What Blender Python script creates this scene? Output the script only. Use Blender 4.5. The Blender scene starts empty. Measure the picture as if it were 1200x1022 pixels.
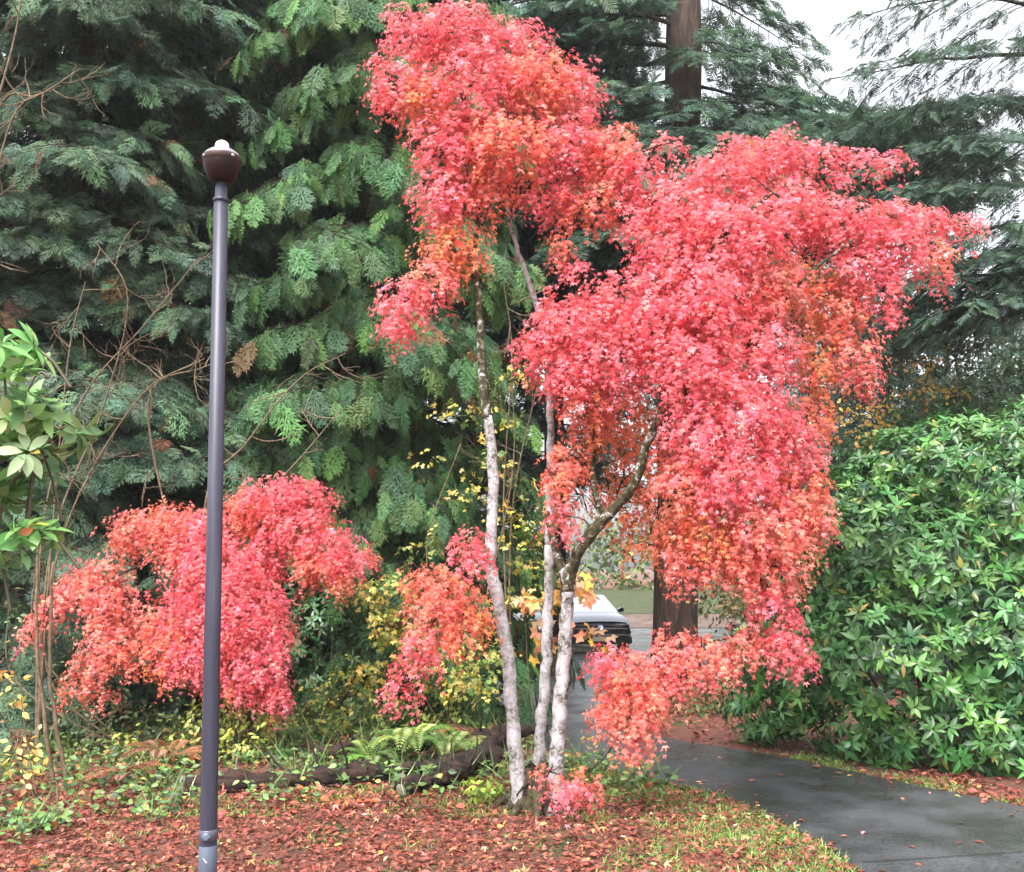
import bpy, math
import numpy as np
from mathutils import Vector

R = np.random.default_rng(7)
rad = math.radians
sc = bpy.context.scene
COL = sc.collection

# ------------------------------------------------------------------ camera, sky, sun, exposure
FPX = 1152.0; PITCH = 7.6; CAMZ = 1.6
cd = bpy.data.cameras.new("camera"); cam = bpy.data.objects.new("camera", cd); COL.objects.link(cam)
cd.sensor_width = 36; cd.lens = 36 * FPX / 1200; cd.clip_start = 0.05; cd.clip_end = 800
cam.location = (0, 0, CAMZ); cam.rotation_euler = (rad(90 + PITCH), 0, 0)
sc.camera = cam

SUN_EL, SUN_AZ = 58.0, 205.0           # azimuth clockwise from +Y: behind the camera, a little left
w = bpy.data.worlds.new("World"); sc.world = w; w.use_nodes = True
nt = w.node_tree; nt.nodes.clear()
sky = nt.nodes.new("ShaderNodeTexSky"); sky.sky_type = 'NISHITA'; sky.sun_disc = False
sky.sun_elevation = rad(SUN_EL); sky.sun_rotation = rad(SUN_AZ); sky.dust_density = 6; sky.air_density = 1.0
hs = nt.nodes.new("ShaderNodeHueSaturation"); hs.inputs['Saturation'].default_value = 0.22
bg = nt.nodes.new("ShaderNodeBackground"); bg.inputs['Strength'].default_value = 0.15
wo = nt.nodes.new("ShaderNodeOutputWorld")
nt.links.new(sky.outputs[0], hs.inputs['Color']); nt.links.new(hs.outputs[0], bg.inputs['Color'])
nt.links.new(bg.outputs[0], wo.inputs['Surface'])

sd = bpy.data.lights.new("sun", 'SUN'); sd.energy = 0.9; sd.angle = rad(25); sd.color = (1, 0.97, 0.93)
so = bpy.data.objects.new("sun", sd); COL.objects.link(so)
sv = Vector((math.sin(rad(SUN_AZ)) * math.cos(rad(SUN_EL)), math.cos(rad(SUN_AZ)) * math.cos(rad(SUN_EL)), math.sin(rad(SUN_EL))))
so.rotation_euler = sv.to_track_quat('Z', 'Y').to_euler()

sc.view_settings.view_transform = 'Standard'; sc.view_settings.look = 'None'
sc.view_settings.exposure = 1.93; sc.view_settings.gamma = 1
sc.render.engine = 'CYCLES'
sc.cycles.max_bounces = 7; sc.cycles.diffuse_bounces = 5; sc.cycles.glossy_bounces = 2; sc.cycles.transmission_bounces = 4

# ------------------------------------------------------------------ helpers
CT, ST = math.cos(rad(PITCH)), math.sin(rad(PITCH))
def A3(*a): return np.array(a, dtype=float)
def at(px, py, Y):
    u = (px - 600) / FPX; v = (511 - py) / FPX
    d = A3(u, CT - v * ST, ST + v * CT)
    return A3(0, 0, CAMZ) + d * (Y / d[1])
def sst(a, b, x):
    t = np.clip((np.asarray(x, float) - a) / (b - a), 0, 1); return t * t * (3 - 2 * t)
def hgt(x, y):
    x = np.asarray(x, float); y = np.asarray(y, float)
    return -0.72 * sst(8, 24, y) + 1.25 * sst(37.5, 47, y)
def gp(px, py):
    lo, hi = 1.0, 200.0
    for Y in np.concatenate([np.arange(3, 60, .05)]):
        p = at(px, py, Y)
        if p[2] < hgt(p[0], p[1]): return A3(p[0], p[1], float(hgt(p[0], p[1])))
    return p
def nrm(a): return a / np.maximum(np.linalg.norm(a, axis=-1, keepdims=True), 1e-9)
def vs(p): return p[1] / FPX            # metres per pixel (of 1200) at a point

class MB:
    def __init__(s): s.V = []; s.F = []; s.C = []; s.S = []; s.n = 0
    def add(s, v, f, c=(.5, .5, .5), smooth=False):
        v = np.asarray(v, np.float32).reshape(-1, 3); f = np.asarray(f, np.int32).reshape(-1, 3)
        c = np.asarray(c, np.float32)
        if c.ndim == 1: c = np.broadcast_to(c, (len(v), 3))
        s.V.append(v); s.F.append(f + s.n); s.C.append(c); s.S.append(np.full(len(f), smooth)); s.n += len(v)
    def build(s, name, mat, parent=None, kind=None):
        me = bpy.data.meshes.new(name)
        if s.n:
            V = np.concatenate(s.V); F = np.concatenate(s.F); C = np.concatenate(s.C); S = np.concatenate(s.S)
            me.vertices.add(len(V)); me.vertices.foreach_set('co', V.ravel())
            me.loops.add(F.size); me.loops.foreach_set('vertex_index', F.ravel())
            me.polygons.add(len(F)); me.polygons.foreach_set('loop_start', np.arange(0, F.size, 3, dtype=np.int32))
            me.polygons.foreach_set('use_smooth', S)
            at_ = me.attributes.new('tint', 'FLOAT_COLOR', 'POINT')
            at_.data.foreach_set('color', np.concatenate([C, np.ones((len(C), 1), np.float32)], 1).ravel())
            me.update(calc_edges=True)
        me.materials.append(mat)
        o = bpy.data.objects.new(name, me); COL.objects.link(o)
        if parent is not None:
            o.parent = parent; o.matrix_parent_inverse = parent.matrix_basis.inverted()
        if kind: o['kind'] = kind
        return o

def tag(o, label, cat, group=None):
    o['label'] = label; o['category'] = cat
    if group: o['group'] = group
    return o
def thing(name, label, cat, loc, group=None):
    o = bpy.data.objects.new(name, None); COL.objects.link(o); o.location = [float(q) for q in loc]
    o.empty_display_size = .2
    return tag(o, label, cat, group)

def inst(mb, tmpl, P, X, Z, S, C, SY=None, smooth=False):
    """scatter copies of a small leaf shape: P positions, X tip direction, Z face normal"""
    tv, tf = tmpl; N = len(P)
    if N == 0: return
    X = nrm(X); Z = Z - (Z * X).sum(1, keepdims=True) * X; Z = nrm(Z); Y = np.cross(Z, X)
    S = np.broadcast_to(np.asarray(S, float), (N,)); SY = S if SY is None else np.broadcast_to(np.asarray(SY, float), (N,))
    V = P[:, None] + (tv[None, :, 0:1] * S[:, None, None]) * X[:, None] + (tv[None, :, 1:2] * SY[:, None, None]) * Y[:, None] + (tv[None, :, 2:3] * S[:, None, None]) * Z[:, None]
    F = tf[None] + (np.arange(N) * len(tv))[:, None, None]
    mb.add(V.reshape(-1, 3), F.reshape(-1, 3), np.repeat(C, len(tv), 0), smooth)

def tube(mb, pts, rr, seg=8, c=(.5, .5, .5), cap=True, wob=0.0):
    pts = np.asarray(pts, float); n = len(pts); rr = np.broadcast_to(np.asarray(rr, float), (n,))
    T = np.gradient(pts, axis=0); T = nrm(T)
    up = A3(0, 0, 1) if abs(T[0][2]) < .9 else A3(1, 0, 0)
    V = []; a = np.linspace(0, 2 * np.pi, seg, endpoint=False)
    u = nrm(np.cross(up, T[0]))
    for i in range(n):
        u = nrm(u - (u @ T[i]) * T[i]); v = np.cross(T[i], u)
        k = 1 + wob * (R.random(seg) - .5) if wob else 1
        V.append(pts[i] + rr[i] * (k * np.cos(a))[:, None] * u + rr[i] * (k * np.sin(a))[:, None] * v)
    V = np.concatenate(V); F = []
    i, j = np.meshgrid(np.arange(n - 1), np.arange(seg), indexing='ij'); i = i.ravel(); j = j.ravel(); k = (j + 1) % seg
    q = np.stack([i * seg + j, i * seg + k, (i + 1) * seg + k, (i + 1) * seg + j], 1)
    F = np.concatenate([q[:, [0, 1, 2]], q[:, [0, 2, 3]]])
    if cap:
        b = len(V); V = np.concatenate([V, pts[:1], pts[-1:]]); jj = np.arange(seg); kk = (jj + 1) % seg
        F = np.concatenate([F, np.stack([kk, jj, np.full(seg, b)], 1), np.stack([(n - 1) * seg + jj, (n - 1) * seg + kk, np.full(seg, b + 1)], 1)])
    mb.add(V, F, c, True)
def smooth_path(pts, n=24):
    pts = np.asarray(pts, float); P = np.vstack([2 * pts[0] - pts[1], pts, 2 * pts[-1] - pts[-2]])
    out = []; m = len(pts) - 1
    for t in np.linspace(0, m, n):
        i = min(int(t), m - 1); f = t - i; a, b, c, d = P[i:i + 4]
        out.append(.5 * ((2 * b) + (c - a) * f + (2 * a - 5 * b + 4 * c - d) * f * f + (3 * b - a - 3 * c + d) * f ** 3))
    return np.array(out)
def lathe(mb, c0, prof, seg=24, c=(.5, .5, .5), axis=None, smooth=True):
    """prof: (radius, height) pairs about an axis (default +Z) through c0"""
    ax = nrm(A3(0, 0, 1) if axis is None else np.asarray(axis, float)); u = nrm(np.cross(A3(0, 1, 0.01), ax)); v = np.cross(ax, u)
    a = np.linspace(0, 2 * np.pi, seg, endpoint=False)
    V = np.concatenate([np.asarray(c0) + z * ax + r * np.cos(a)[:, None] * u + r * np.sin(a)[:, None] * v for r, z in prof])
    n = len(prof); i, j = np.meshgrid(np.arange(n - 1), np.arange(seg), indexing='ij'); i = i.ravel(); j = j.ravel(); k = (j + 1) % seg
    q = np.stack([i * seg + j, i * seg + k, (i + 1) * seg + k, (i + 1) * seg + j], 1)
    mb.add(V, np.concatenate([q[:, [0, 1, 2]], q[:, [0, 2, 3]]]), c, smooth)
def rings(mb, secs, c=(.5, .5, .5), smooth=False, close=True, capends=True):
    """loft a list of equal-length closed sections"""
    secs = np.asarray(secs, float); n, m, _ = secs.shape; V = secs.reshape(-1, 3)
    i, j = np.meshgrid(np.arange(n - 1), np.arange(m if close else m - 1), indexing='ij'); i = i.ravel(); j = j.ravel(); k = (j + 1) % m
    q = np.stack([i * m + j, i * m + k, (i + 1) * m + k, (i + 1) * m + j], 1)
    F = np.concatenate([q[:, [0, 1, 2]], q[:, [0, 2, 3]]])
    if capends:
        f0 = [[0, t + 1, t] for t in range(1, m - 1)]; f1 = [[(n - 1) * m, (n - 1) * m + t, (n - 1) * m + t + 1] for t in range(1, m - 1)]
        F = np.concatenate([F, f0, f1])
    mb.add(V, F, c, smooth)

def palette(cols, n, wts=None, jit=.18, rng=None):
    rng = rng or R
    cols = np.asarray(cols, float); k = rng.choice(len(cols), n, p=wts)
    return np.clip(cols[k] * (1 + jit * rng.standard_normal((n, 1))) * (1 + .08 * rng.standard_normal((n, 3))), 0.004, .95)

# ------------------------------------------------------------------ materials
def newmat(name):
    m = bpy.data.materials.new(name); m.use_nodes = True; t = m.node_tree; t.nodes.clear()
    return m, t, t.nodes.new, t.links.new
def leafmat(name, rough=.5, transl=.35, spec=.4, tgain=1.15):
    m, t, N, L = newmat(name)
    a = N("ShaderNodeAttribute"); a.attribute_name = 'tint'
    p = N("ShaderNodeBsdfPrincipled"); p.inputs['Roughness'].default_value = rough; p.inputs['Specular IOR Level'].default_value = spec
    tr = N("ShaderNodeBsdfTranslucent"); g = N("ShaderNodeMix"); g.data_type = 'RGBA'; g.blend_type = 'MULTIPLY'; g.inputs[0].default_value = 1
    g.inputs[7].default_value = (tgain, tgain * 1.02, tgain * .8, 1)
    mx = N("ShaderNodeMixShader"); mx.inputs[0].default_value = transl; o = N("ShaderNodeOutputMaterial")
    L(a.outputs['Color'], p.inputs['Base Color']); L(a.outputs['Color'], g.inputs[6]); L(g.outputs[2], tr.inputs['Color'])
    L(p.outputs[0], mx.inputs[1]); L(tr.outputs[0], mx.inputs[2]); L(mx.outputs[0], o.inputs[0])
    return m
def rockmat(name, stops, scale=8, rough=.85, bump=.5, detail=8, stretch=(1, 1, 1), spec=.3, dist=0.3, second=0):
    """noise-driven colour ramp with bump, in object space"""
    m, t, N, L = newmat(name)
    tc = N("ShaderNodeTexCoord"); mp = N("ShaderNodeMapping"); mp.inputs['Scale'].default_value = stretch
    nz = N("ShaderNodeTexNoise"); nz.inputs['Scale'].default_value = scale; nz.inputs['Detail'].default_value = detail; nz.inputs['Roughness'].default_value = .68; nz.inputs['Distortion'].default_value = dist
    cr = N("ShaderNodeValToRGB"); e = cr.color_ramp.elements
    while len(e) > 1: e.remove(e[-1])
    e[0].position = stops[0][0]; e[0].color = (*stops[0][1], 1)
    for pos, c in stops[1:]:
        q = e.new(pos); q.color = (*c, 1)
    p = N("ShaderNodeBsdfPrincipled"); p.inputs['Roughness'].default_value = rough; p.inputs['Specular IOR Level'].default_value = spec
    b = N("ShaderNodeBump"); b.inputs['Strength'].default_value = bump; b.inputs['Distance'].default_value = .03
    o = N("ShaderNodeOutputMaterial")
    src = nz.outputs[0]
    if second:
        n2 = N("ShaderNodeTexNoise"); n2.inputs['Scale'].default_value = second; n2.inputs['Detail'].default_value = 5
        ma = N("ShaderNodeMath"); ma.operation = 'MULTIPLY_ADD'; ma.inputs[1].default_value = .7; mb_ = N("ShaderNodeMath"); mb_.operation = 'MULTIPLY_ADD'; mb_.inputs[1].default_value = .6; mb_.inputs[2].default_value = -.13
        L(tc.outputs['Object'], n2.inputs['Vector']); L(n2.outputs[0], mb_.inputs[0]); L(nz.outputs[0], ma.inputs[0]); L(mb_.outputs[0], ma.inputs[2]); src = ma.outputs[0]
    L(tc.outputs['Object'], mp.inputs[0]); L(mp.outputs[0], nz.inputs['Vector']); L(src, cr.inputs[0]); L(cr.outputs[0], p.inputs['Base Color'])
    L(nz.outputs[0], b.inputs['Height']); L(b.outputs[0], p.inputs['Normal']); L(p.outputs[0], o.inputs[0])
    return m
def plain(name, c, rough=.4, metal=0, spec=.5, var=.12, scale=30, coat=0):
    m, t, N, L = newmat(name)
    tc = N("ShaderNodeTexCoord"); nz = N("ShaderNodeTexNoise"); nz.inputs['Scale'].default_value = scale; nz.inputs['Detail'].default_value = 6
    mx = N("ShaderNodeMix"); mx.data_type = 'RGBA'
    mx.inputs[6].default_value = (*[q * (1 - var) for q in c], 1); mx.inputs[7].default_value = (*[min(1, q * (1 + var)) for q in c], 1)
    p = N("ShaderNodeBsdfPrincipled"); p.inputs['Roughness'].default_value = rough; p.inputs['Metallic'].default_value = metal; p.inputs['Specular IOR Level'].default_value = spec
    p.inputs['Coat Weight'].default_value = coat
    o = N("ShaderNodeOutputMaterial")
    L(tc.outputs['Object'], nz.inputs['Vector']); L(nz.outputs[0], mx.inputs[0]); L(mx.outputs[2], p.inputs['Base Color']); L(p.outputs[0], o.inputs[0])
    return m

M = {}
M['maple_leaf'] = leafmat('maple_leaf', .42, .5, .5)
M['leaf'] = leafmat('leaf', .45, .3, .45)
M['glossy_leaf'] = leafmat('glossy_leaf', .34, .16, .45)
M['conifer'] = leafmat('conifer', .6, .3, .3)
M['dead_leaf'] = leafmat('dead_leaf', .5, .12, .4)
M['maple_bark'] = rockmat('maple_bark', [(.33, (.02, .018, .014)), (.41, (.09, .085, .07)), (.47, (.24, .23, .22)), (.54, (.36, .345, .36)), (.63, (.46, .44, .465)), (.76, (.56, .54, .57))], 34, .8, .7, 10, (1, 1, 1.0), dist=.8, second=7)
M['moss_bark'] = rockmat('moss_bark', [(.32, (.010, .008, .006)), (.45, (.035, .028, .015)), (.53, (.06, .055, .018)), (.58, (.16, .15, .13)), (.63, (.46, .44, .45)), (.8, (.55, .53, .55))], 20, .9, .7, 9, dist=.7)
M['burl'] = rockmat('burl', [(.3, (.012, .009, .007)), (.48, (.05, .035, .025)), (.6, (.07, .07, .025)), (.7, (.13, .12, .10)), (.8, (.5, .48, .48))], 26, .9, .8)
M['fir_bark'] = rockmat('fir_bark', [(.3, (.012, .008, .006)), (.5, (.052, .033, .024)), (.7, (.11, .078, .06))], 14, .9, 1.0, 8, (1, 1, .16))
M['twig'] = rockmat('twig', [(.3, (.06, .042, .025)), (.6, (.17, .125, .08)), (.8, (.28, .22, .16))], 20, .85, .3)
M['dark_twig'] = rockmat('dark_twig', [(.3, (.012, .009, .007)), (.6, (.04, .028, .02)), (.8, (.09, .07, .05))], 20, .85, .3)
M['log'] = rockmat('log', [(.3, (.006, .005, .004)), (.46, (.016, .010, .008)), (.6, (.045, .020, .014)), (.68, (.035, .045, .015)), (.8, (.10, .07, .055))], 9, .8, 1.0, 9, (.5, 2, 2))
M['cut_wood'] = rockmat('cut_wood', [(.3, (.05, .05, .04)), (.55, (.15, .17, .12)), (.75, (.25, .27, .2))], 12, .85, .5)

# leaf shapes ------------------------------------------------------
def palmate(tips=((-112, .5), (-58, .85), (0, 1.0), (58, .85), (112, .5)), notch=.34, droop=.22):
    pts = [(0, 0)]
    for i, (a, r) in enumerate(tips):
        pts.append((r * math.cos(rad(a)), r * math.sin(rad(a))))
        if i < len(tips) - 1:
            am = (a + tips[i + 1][0]) / 2; pts.append((notch * math.cos(rad(am)), notch * math.sin(rad(am))))
    v = np.array([(x, y, -droop * (x * x + y * y) + .05 * abs(y)) for x, y in pts]); v[:, 0] += .15
    f = np.array([(0, i, i + 1) for i in range(1, len(pts) - 1)])
    return v, f
T_MAPLE = palmate()
T_BIGMAPLE = palmate(((-125, .55), (-65, .9), (0, 1.0), (65, .9), (125, .55)), .55, .2)
def blade(n=4, wid=.17, curve=.15, fold=.06):
    s = np.linspace(0, 1, n + 1); w_ = wid * np.sin(np.pi * np.clip(s, .02, .985) ** .8)
    V = []; F = []
    for i in range(n + 1):
        z = -curve * s[i] ** 2
        V += [(s[i], 0, z), (s[i], w_[i], z + fold * w_[i] / wid), (s[i], -w_[i], z + fold * w_[i] / wid)]
    for i in range(n):
        a, b = 3 * i, 3 * i + 3
        F += [(a, b, b + 1), (a, b + 1, a + 1), (a, a + 2, b + 2), (a, b + 2, b)]
    return np.array(V), np.array(F)
T_RHODO = blade(4, .17, .2, .05)
T_OVAL = blade(3, .30, .12, .05)
T_OBOV = blade(5, .22, .25, .05); T_OBOV[0][:, 1] *= (.65 + .75 * T_OBOV[0][:, 0] ** 1.5)
T_DIAMOND = (np.array([(0, 0, 0), (.5, .32, .04), (1, 0, -.1), (.5, -.32, .04)]), np.array([(0, 2, 1), (0, 3, 2)]))
T_GRASS = (np.array([(0, .03, 0), (0, -.03, 0), (.55, .025, -.05), (.55, -.025, -.05), (1, 0, -.25)]), np.array([(0, 1, 3), (0, 3, 2), (2, 3, 4)]))
def spray(nb=9, ang=42, wid=.55, barb=True, thick=.030, sub=3, droop=.12, seed=1):
    """flat conifer spray: rachis, alternate branchlets, each with short scale-leaf barbs"""
    r = np.random.default_rng(seed); V = []; F = []
    def strip(p, d, L, w_, zc):
        d = np.array(d) / np.hypot(*d); q = np.array([-d[1], d[0]]); b = len(V)
        for f, ww in ((0, .5), (.55, 1), (1, .12)):
            c = np.array(p) + d * L * f; zz = -zc * (c[0] ** 2) - .25 * zc * c[1] ** 2
            for sg in (1, -1):
                xy = c + sg * q * w_ * ww; V.append((xy[0], xy[1], zz + .012 * sg * r.standard_normal()))
        F.extend([(b, b + 1, b + 3), (b, b + 3, b + 2), (b + 2, b + 3, b + 5), (b + 2, b + 5, b + 4)])
    strip((0, 0), (1, 0), 1.0, thick, droop)
    for i in range(nb):
        s = .06 + .86 * i / nb
        for sg in (1, -1):
            s2 = s + (.04 if sg > 0 else 0); L = wid * (.55 + .6 * math.sin(math.pi * min(1, s2 * .9 + .15))) * (1 - .75 * s2 ** 2) * r.uniform(.8, 1.15)
            a = rad(ang + r.uniform(-8, 8)); d = np.array((math.cos(a), sg * math.sin(a)))
            strip((s2, 0), d, L, thick, droop)
            if barb:
                for k in range(sub):
                    f = .25 + .6 * k / sub
                    for s3 in (1, -1):
                        a3 = sg * a + s3 * rad(38)
                        strip(np.array((s2, 0)) + d * L * f, (math.cos(a3), math.sin(a3)), L * .38 * (1 - .4 * f), thick * .85, droop)
    return np.array(V), np.array(F)
T_CEDAR = [spray(7, 40, .42, True, .030, 2, .18, 1), spray(8, 36, .36, True, .028, 2, .10, 5), spray(6, 34, .5, True, .026, 2, .3, 11), spray(9, 44, .30, True, .026, 2, .4, 12)]
T_FIR = [spray(9, 52, .40, False, .026, 0, .22, 2), spray(10, 48, .34, False, .024, 0, .3, 3)]
T_HEM = [spray(7, 46, .46, True, .022, 2, .28, 6), spray(6, 50, .4, True, .022, 2, .22, 8), spray(9, 40, .34, True, .02, 2, .45, 13), spray(5, 38, .55, True, .02, 3, .35, 14)]

# ------------------------------------------------------------------ SETTING: ground, path, car park, road
def struct_mat_ground():
    m, t, N, L = newmat('forest_floor')
    tc = N("ShaderNodeTexCoord")
    n1 = N("ShaderNodeTexNoise"); n1.inputs['Scale'].default_value = 22; n1.inputs['Detail'].default_value = 9; n1.inputs['Roughness'].default_value = .7
    n2 = N("ShaderNodeTexNoise"); n2.inputs['Scale'].default_value = 1.3; n2.inputs['Detail'].default_value = 5
    c1 = N("ShaderNodeValToRGB"); e = c1.color_ramp.elements
    e[0].position = .3; e[0].color = (.06, .028, .02, 1); e[1].position = .75; e[1].color = (.24, .085, .055, 1)
    q = e.new(.52); q.color = (.15, .052, .034, 1)
    c2 = N("ShaderNodeValToRGB"); e = c2.color_ramp.elements
    e[0].position = .35; e[0].color = (.03, .035, .012, 1); e[1].position = .7; e[1].color = (.07, .09, .025, 1)
    mr = N("ShaderNodeMapRange"); mr.inputs[1].default_value = .52; mr.inputs[2].default_value = .66
    mx = N("ShaderNodeMix"); mx.data_type = 'RGBA'
    p = N("ShaderNodeBsdfPrincipled"); p.inputs['Roughness'].default_value = .8
    b = N("ShaderNodeBump"); b.inputs['Strength'].default_value = .9; b.inputs['Distance'].default_value = .04
    o = N("ShaderNodeOutputMaterial")
    for n_ in (n1, n2): L(tc.outputs['Object'], n_.inputs['Vector'])
    L(n1.outputs[0], c1.inputs[0]); L(n1.outputs[0], c2.inputs[0]); L(n2.outputs[0], mr.inputs[0]); L(mr.outputs[0], mx.inputs[0])
    L(c1.outputs[0], mx.inputs[6]); L(c2.outputs[0], mx.inputs[7]); L(mx.outputs[2], p.inputs['Base Color'])
    L(n1.outputs[0], b.inputs['Height']); L(b.outputs[0], p.inputs['Normal']); L(p.outputs[0], o.inputs[0])
    return m
def asphalt(name, base, wet=.5, r0=.12, r1=.6):
    m, t, N, L = newmat(name)
    tc = N("ShaderNodeTexCoord")
    n1 = N("ShaderNodeTexNoise"); n1.inputs['Scale'].default_value = 75; n1.inputs['Detail'].default_value = 6
    n2 = N("ShaderNodeTexNoise"); n2.inputs['Scale'].default_value = 1.1; n2.inputs['Detail'].default_value = 7; n2.inputs['Roughness'].default_value = .6
    c = N("ShaderNodeValToRGB"); e = c.color_ramp.elements
    e[0].position = .3; e[0].color = (*[q * .45 for q in base], 1); e[1].position = .72; e[1].color = (*[q * 1.7 for q in base], 1)
    c2 = N("ShaderNodeMix"); c2.data_type = 'RGBA'; c2.blend_type = 'MULTIPLY'; c2.inputs[0].default_value = 1
    c3 = N("ShaderNodeMapRange"); c3.inputs[1].default_value = .38; c3.inputs[2].default_value = .6; c3.inputs[3].default_value = .55; c3.inputs[4].default_value = 1.15
    mr = N("ShaderNodeMapRange"); mr.inputs[1].default_value = .40; mr.inputs[2].default_value = .62; mr.inputs[3].default_value = r0; mr.inputs[4].default_value = r1
    p = N("ShaderNodeBsdfPrincipled"); p.inputs['Specular IOR Level'].default_value = wet
    b = N("ShaderNodeBump"); b.inputs['Strength'].default_value = .6; b.inputs['Distance'].default_value = .008
    o = N("ShaderNodeOutputMaterial")
    for n_ in (n1, n2): L(tc.outputs['Object'], n_.inputs['Vector'])
    L(n1.outputs[0], c.inputs[0]); L(c.outputs[0], c2.inputs[6]); L(n2.outputs[0], c3.inputs[0]); L(c3.outputs[0], c2.inputs[7])
    L(n2.outputs[0], mr.inputs[0]); L(mr.outputs[0], p.inputs['Roughness']); L(c2.outputs[2], p.inputs['Base Color'])
    L(n1.outputs[0], b.inputs['Height']); L(b.outputs[0], p.inputs['Normal']); L(p.outputs[0], o.inputs[0])
    return m
M['ground'] = struct_mat_ground()
M['asphalt'] = asphalt('wet_asphalt', (.044, .046, .050), .5, .12, .55)
M['lot'] = asphalt('car_park_asphalt', (.085, .088, .095), .6, .12, .4)
M['road'] = asphalt('road_asphalt', (.05, .052, .058), .4, .2, .6)

def axis_vals(lo, hi, fine_lo, fine_hi, st):
    a = list(np.arange(fine_lo, fine_hi + 1e-6, st)); s = st; q = fine_hi
    while q < hi: s *= 1.35; q += s; a.append(min(q, hi))
    s = st; q = fine_lo
    while q > lo: s *= 1.35; q -= s; a.insert(0, max(q, lo))
    return np.array(a)
gx = axis_vals(-260, 260, -14, 14, .25); gy = axis_vals(-30, 420, -1, 50, .25)
X, Y = np.meshgrid(gx, gy); Z = hgt(X, Y)
g = MB(); nx, ny = len(gx), len(gy)
i, j = np.meshgrid(np.arange(ny - 1), np.arange(nx - 1), indexing='ij'); i = i.ravel(); j = j.ravel()
q = np.stack([i * nx + j, i * nx + j + 1, (i + 1) * nx + j + 1, (i + 1) * nx + j], 1)
g.add(np.stack([X, Y, Z], -1).reshape(-1, 3), np.concatenate([q[:, [0, 1, 2]], q[:, [0, 2, 3]]]), smooth=True)
g.build('ground', M['ground'], kind='structure')

def ribbon(name, L_, R_, mat, lift, cross=10, n=80):
    a = smooth_path(np.c_[L_, np.zeros(len(L_))], n)[:, :2]; b = smooth_path(np.c_[R_, np.zeros(len(R_))], n)[:, :2]
    t = np.linspace(0, 1, cross)[None, :, None]; xy = a[:, None] * (1 - t) + b[:, None] * t
    V = np.concatenate([xy, (hgt(xy[..., 0], xy[..., 1]) + lift)[..., None]], -1)
    mb = MB(); rings(mb, V, smooth=True, close=False, capends=False)
    return mb.build(name, mat, kind='structure'), a, b
E1 = [gp(*p)[:2] for p in [(1040, 1060), (1000, 1020), (965, 992), (905, 962), (835, 933), (740, 911), (660, 888), (605, 855), (578, 815), (588, 785), (612, 768)]]
E2 = [gp(*p)[:2] for p in [(1420, 1010), (1290, 972), (1200, 949), (1050, 918), (900, 886), (800, 870), (752, 858), (722, 838), (712, 812), (716, 790), (735, 768)]]
_, PA, PB = ribbon('path', E1, E2, M['asphalt'], .012)
def onpath(x, y):
    """signed feel for the path: >0 inside"""
    x = np.asarray(x); y = np.asarray(y)
    poly = np.concatenate([PA, PB[::-1]]); ins = np.zeros(x.shape, bool); n = len(poly)
    for k in range(n):
        x1, y1 = poly[k]; x2, y2 = poly[(k + 1) % n]
        if y1 == y2: continue
        c = ((y1 > y) != (y2 > y)) & (x < (x2 - x1) * (y - y1) / (y2 - y1) + x1); ins ^= c
    return ins
mb = MB(); gx2 = np.linspace(-9, 14, 24); gy2 = np.linspace(22.5, 38, 24); X, Y = np.meshgrid(gx2, gy2)
rings(mb, np.stack([X, Y, hgt(X, Y) + .02], -1), close=False, capends=False, smooth=True); mb.build('car_park', M['lot'], kind='structure')
a, b = gp(1000, 1017), gp(1200, 1004); d = nrm(b - a); nn = A3(d[1], -d[0], 0)
mb = MB(); rings(mb, [[a + d * k + nn * q_ + A3(0, 0, .02) for q_ in (0, 1.5, 4, 8)] for k in (-.02, .5, 3, 8, 20)], close=False, capends=False)
mb.build('road', M['road'], kind='structure')
mb = MB(); rings(mb, [[a + d * k + nn * s + A3(0, 0, .0245 + .002 * math.sin(k)) for s in (-.004, .008)] for k in np.linspace(.05, 9, 30)], close=False, capends=False)
mb.build('pavement_joint', plain('joint_tar', (.012, .012, .013), .5), kind='structure')
# grass bank and bark strip beyond the car park
def strip_sheet(name, y0, y1, mat, lift, kind='structure'):
    xs = np.linspace(-25, 30, 60); ys = np.linspace(y0, y1, 10); X, Y = np.meshgrid(xs, ys); m_ = MB()
    rings(m_, np.stack([X, Y, hgt(X, Y) + lift], -1), close=False, capends=False, smooth=True); return m_.build(name, mat, kind=kind)
strip_sheet('bark_strip', 38.02, 41, rockmat('bark_mulch', [(.3, (.05, .035, .03)), (.6, (.13, .09, .075)), (.8, (.2, .14, .12))], 3, .9), .03)
strip_sheet('grass_bank', 41.02, 46.5, rockmat('lawn', [(.3, (.03, .036, .016)), (.6, (.055, .066, .03)), (.8, (.10, .095, .045))], 4, .9), .04)

# ------------------------------------------------------------------ MAPLES
PINK = [(.73, .165, .20), (.71, .135, .17), (.76, .25, .29), (.69, .11, .14)]
REDO = [(.72, .19, .13), (.73, .23, .14), (.69, .145, .12), (.73, .22, .19)]
ORNG = [(.70, .23, .12), (.68, .27, .11), (.71, .19, .12), (.64, .22, .10), (.72, .17, .13)]
SALM = [(.73, .23, .19), (.71, .19, .16), (.76, .31, .25), (.72, .16, .17)]

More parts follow.
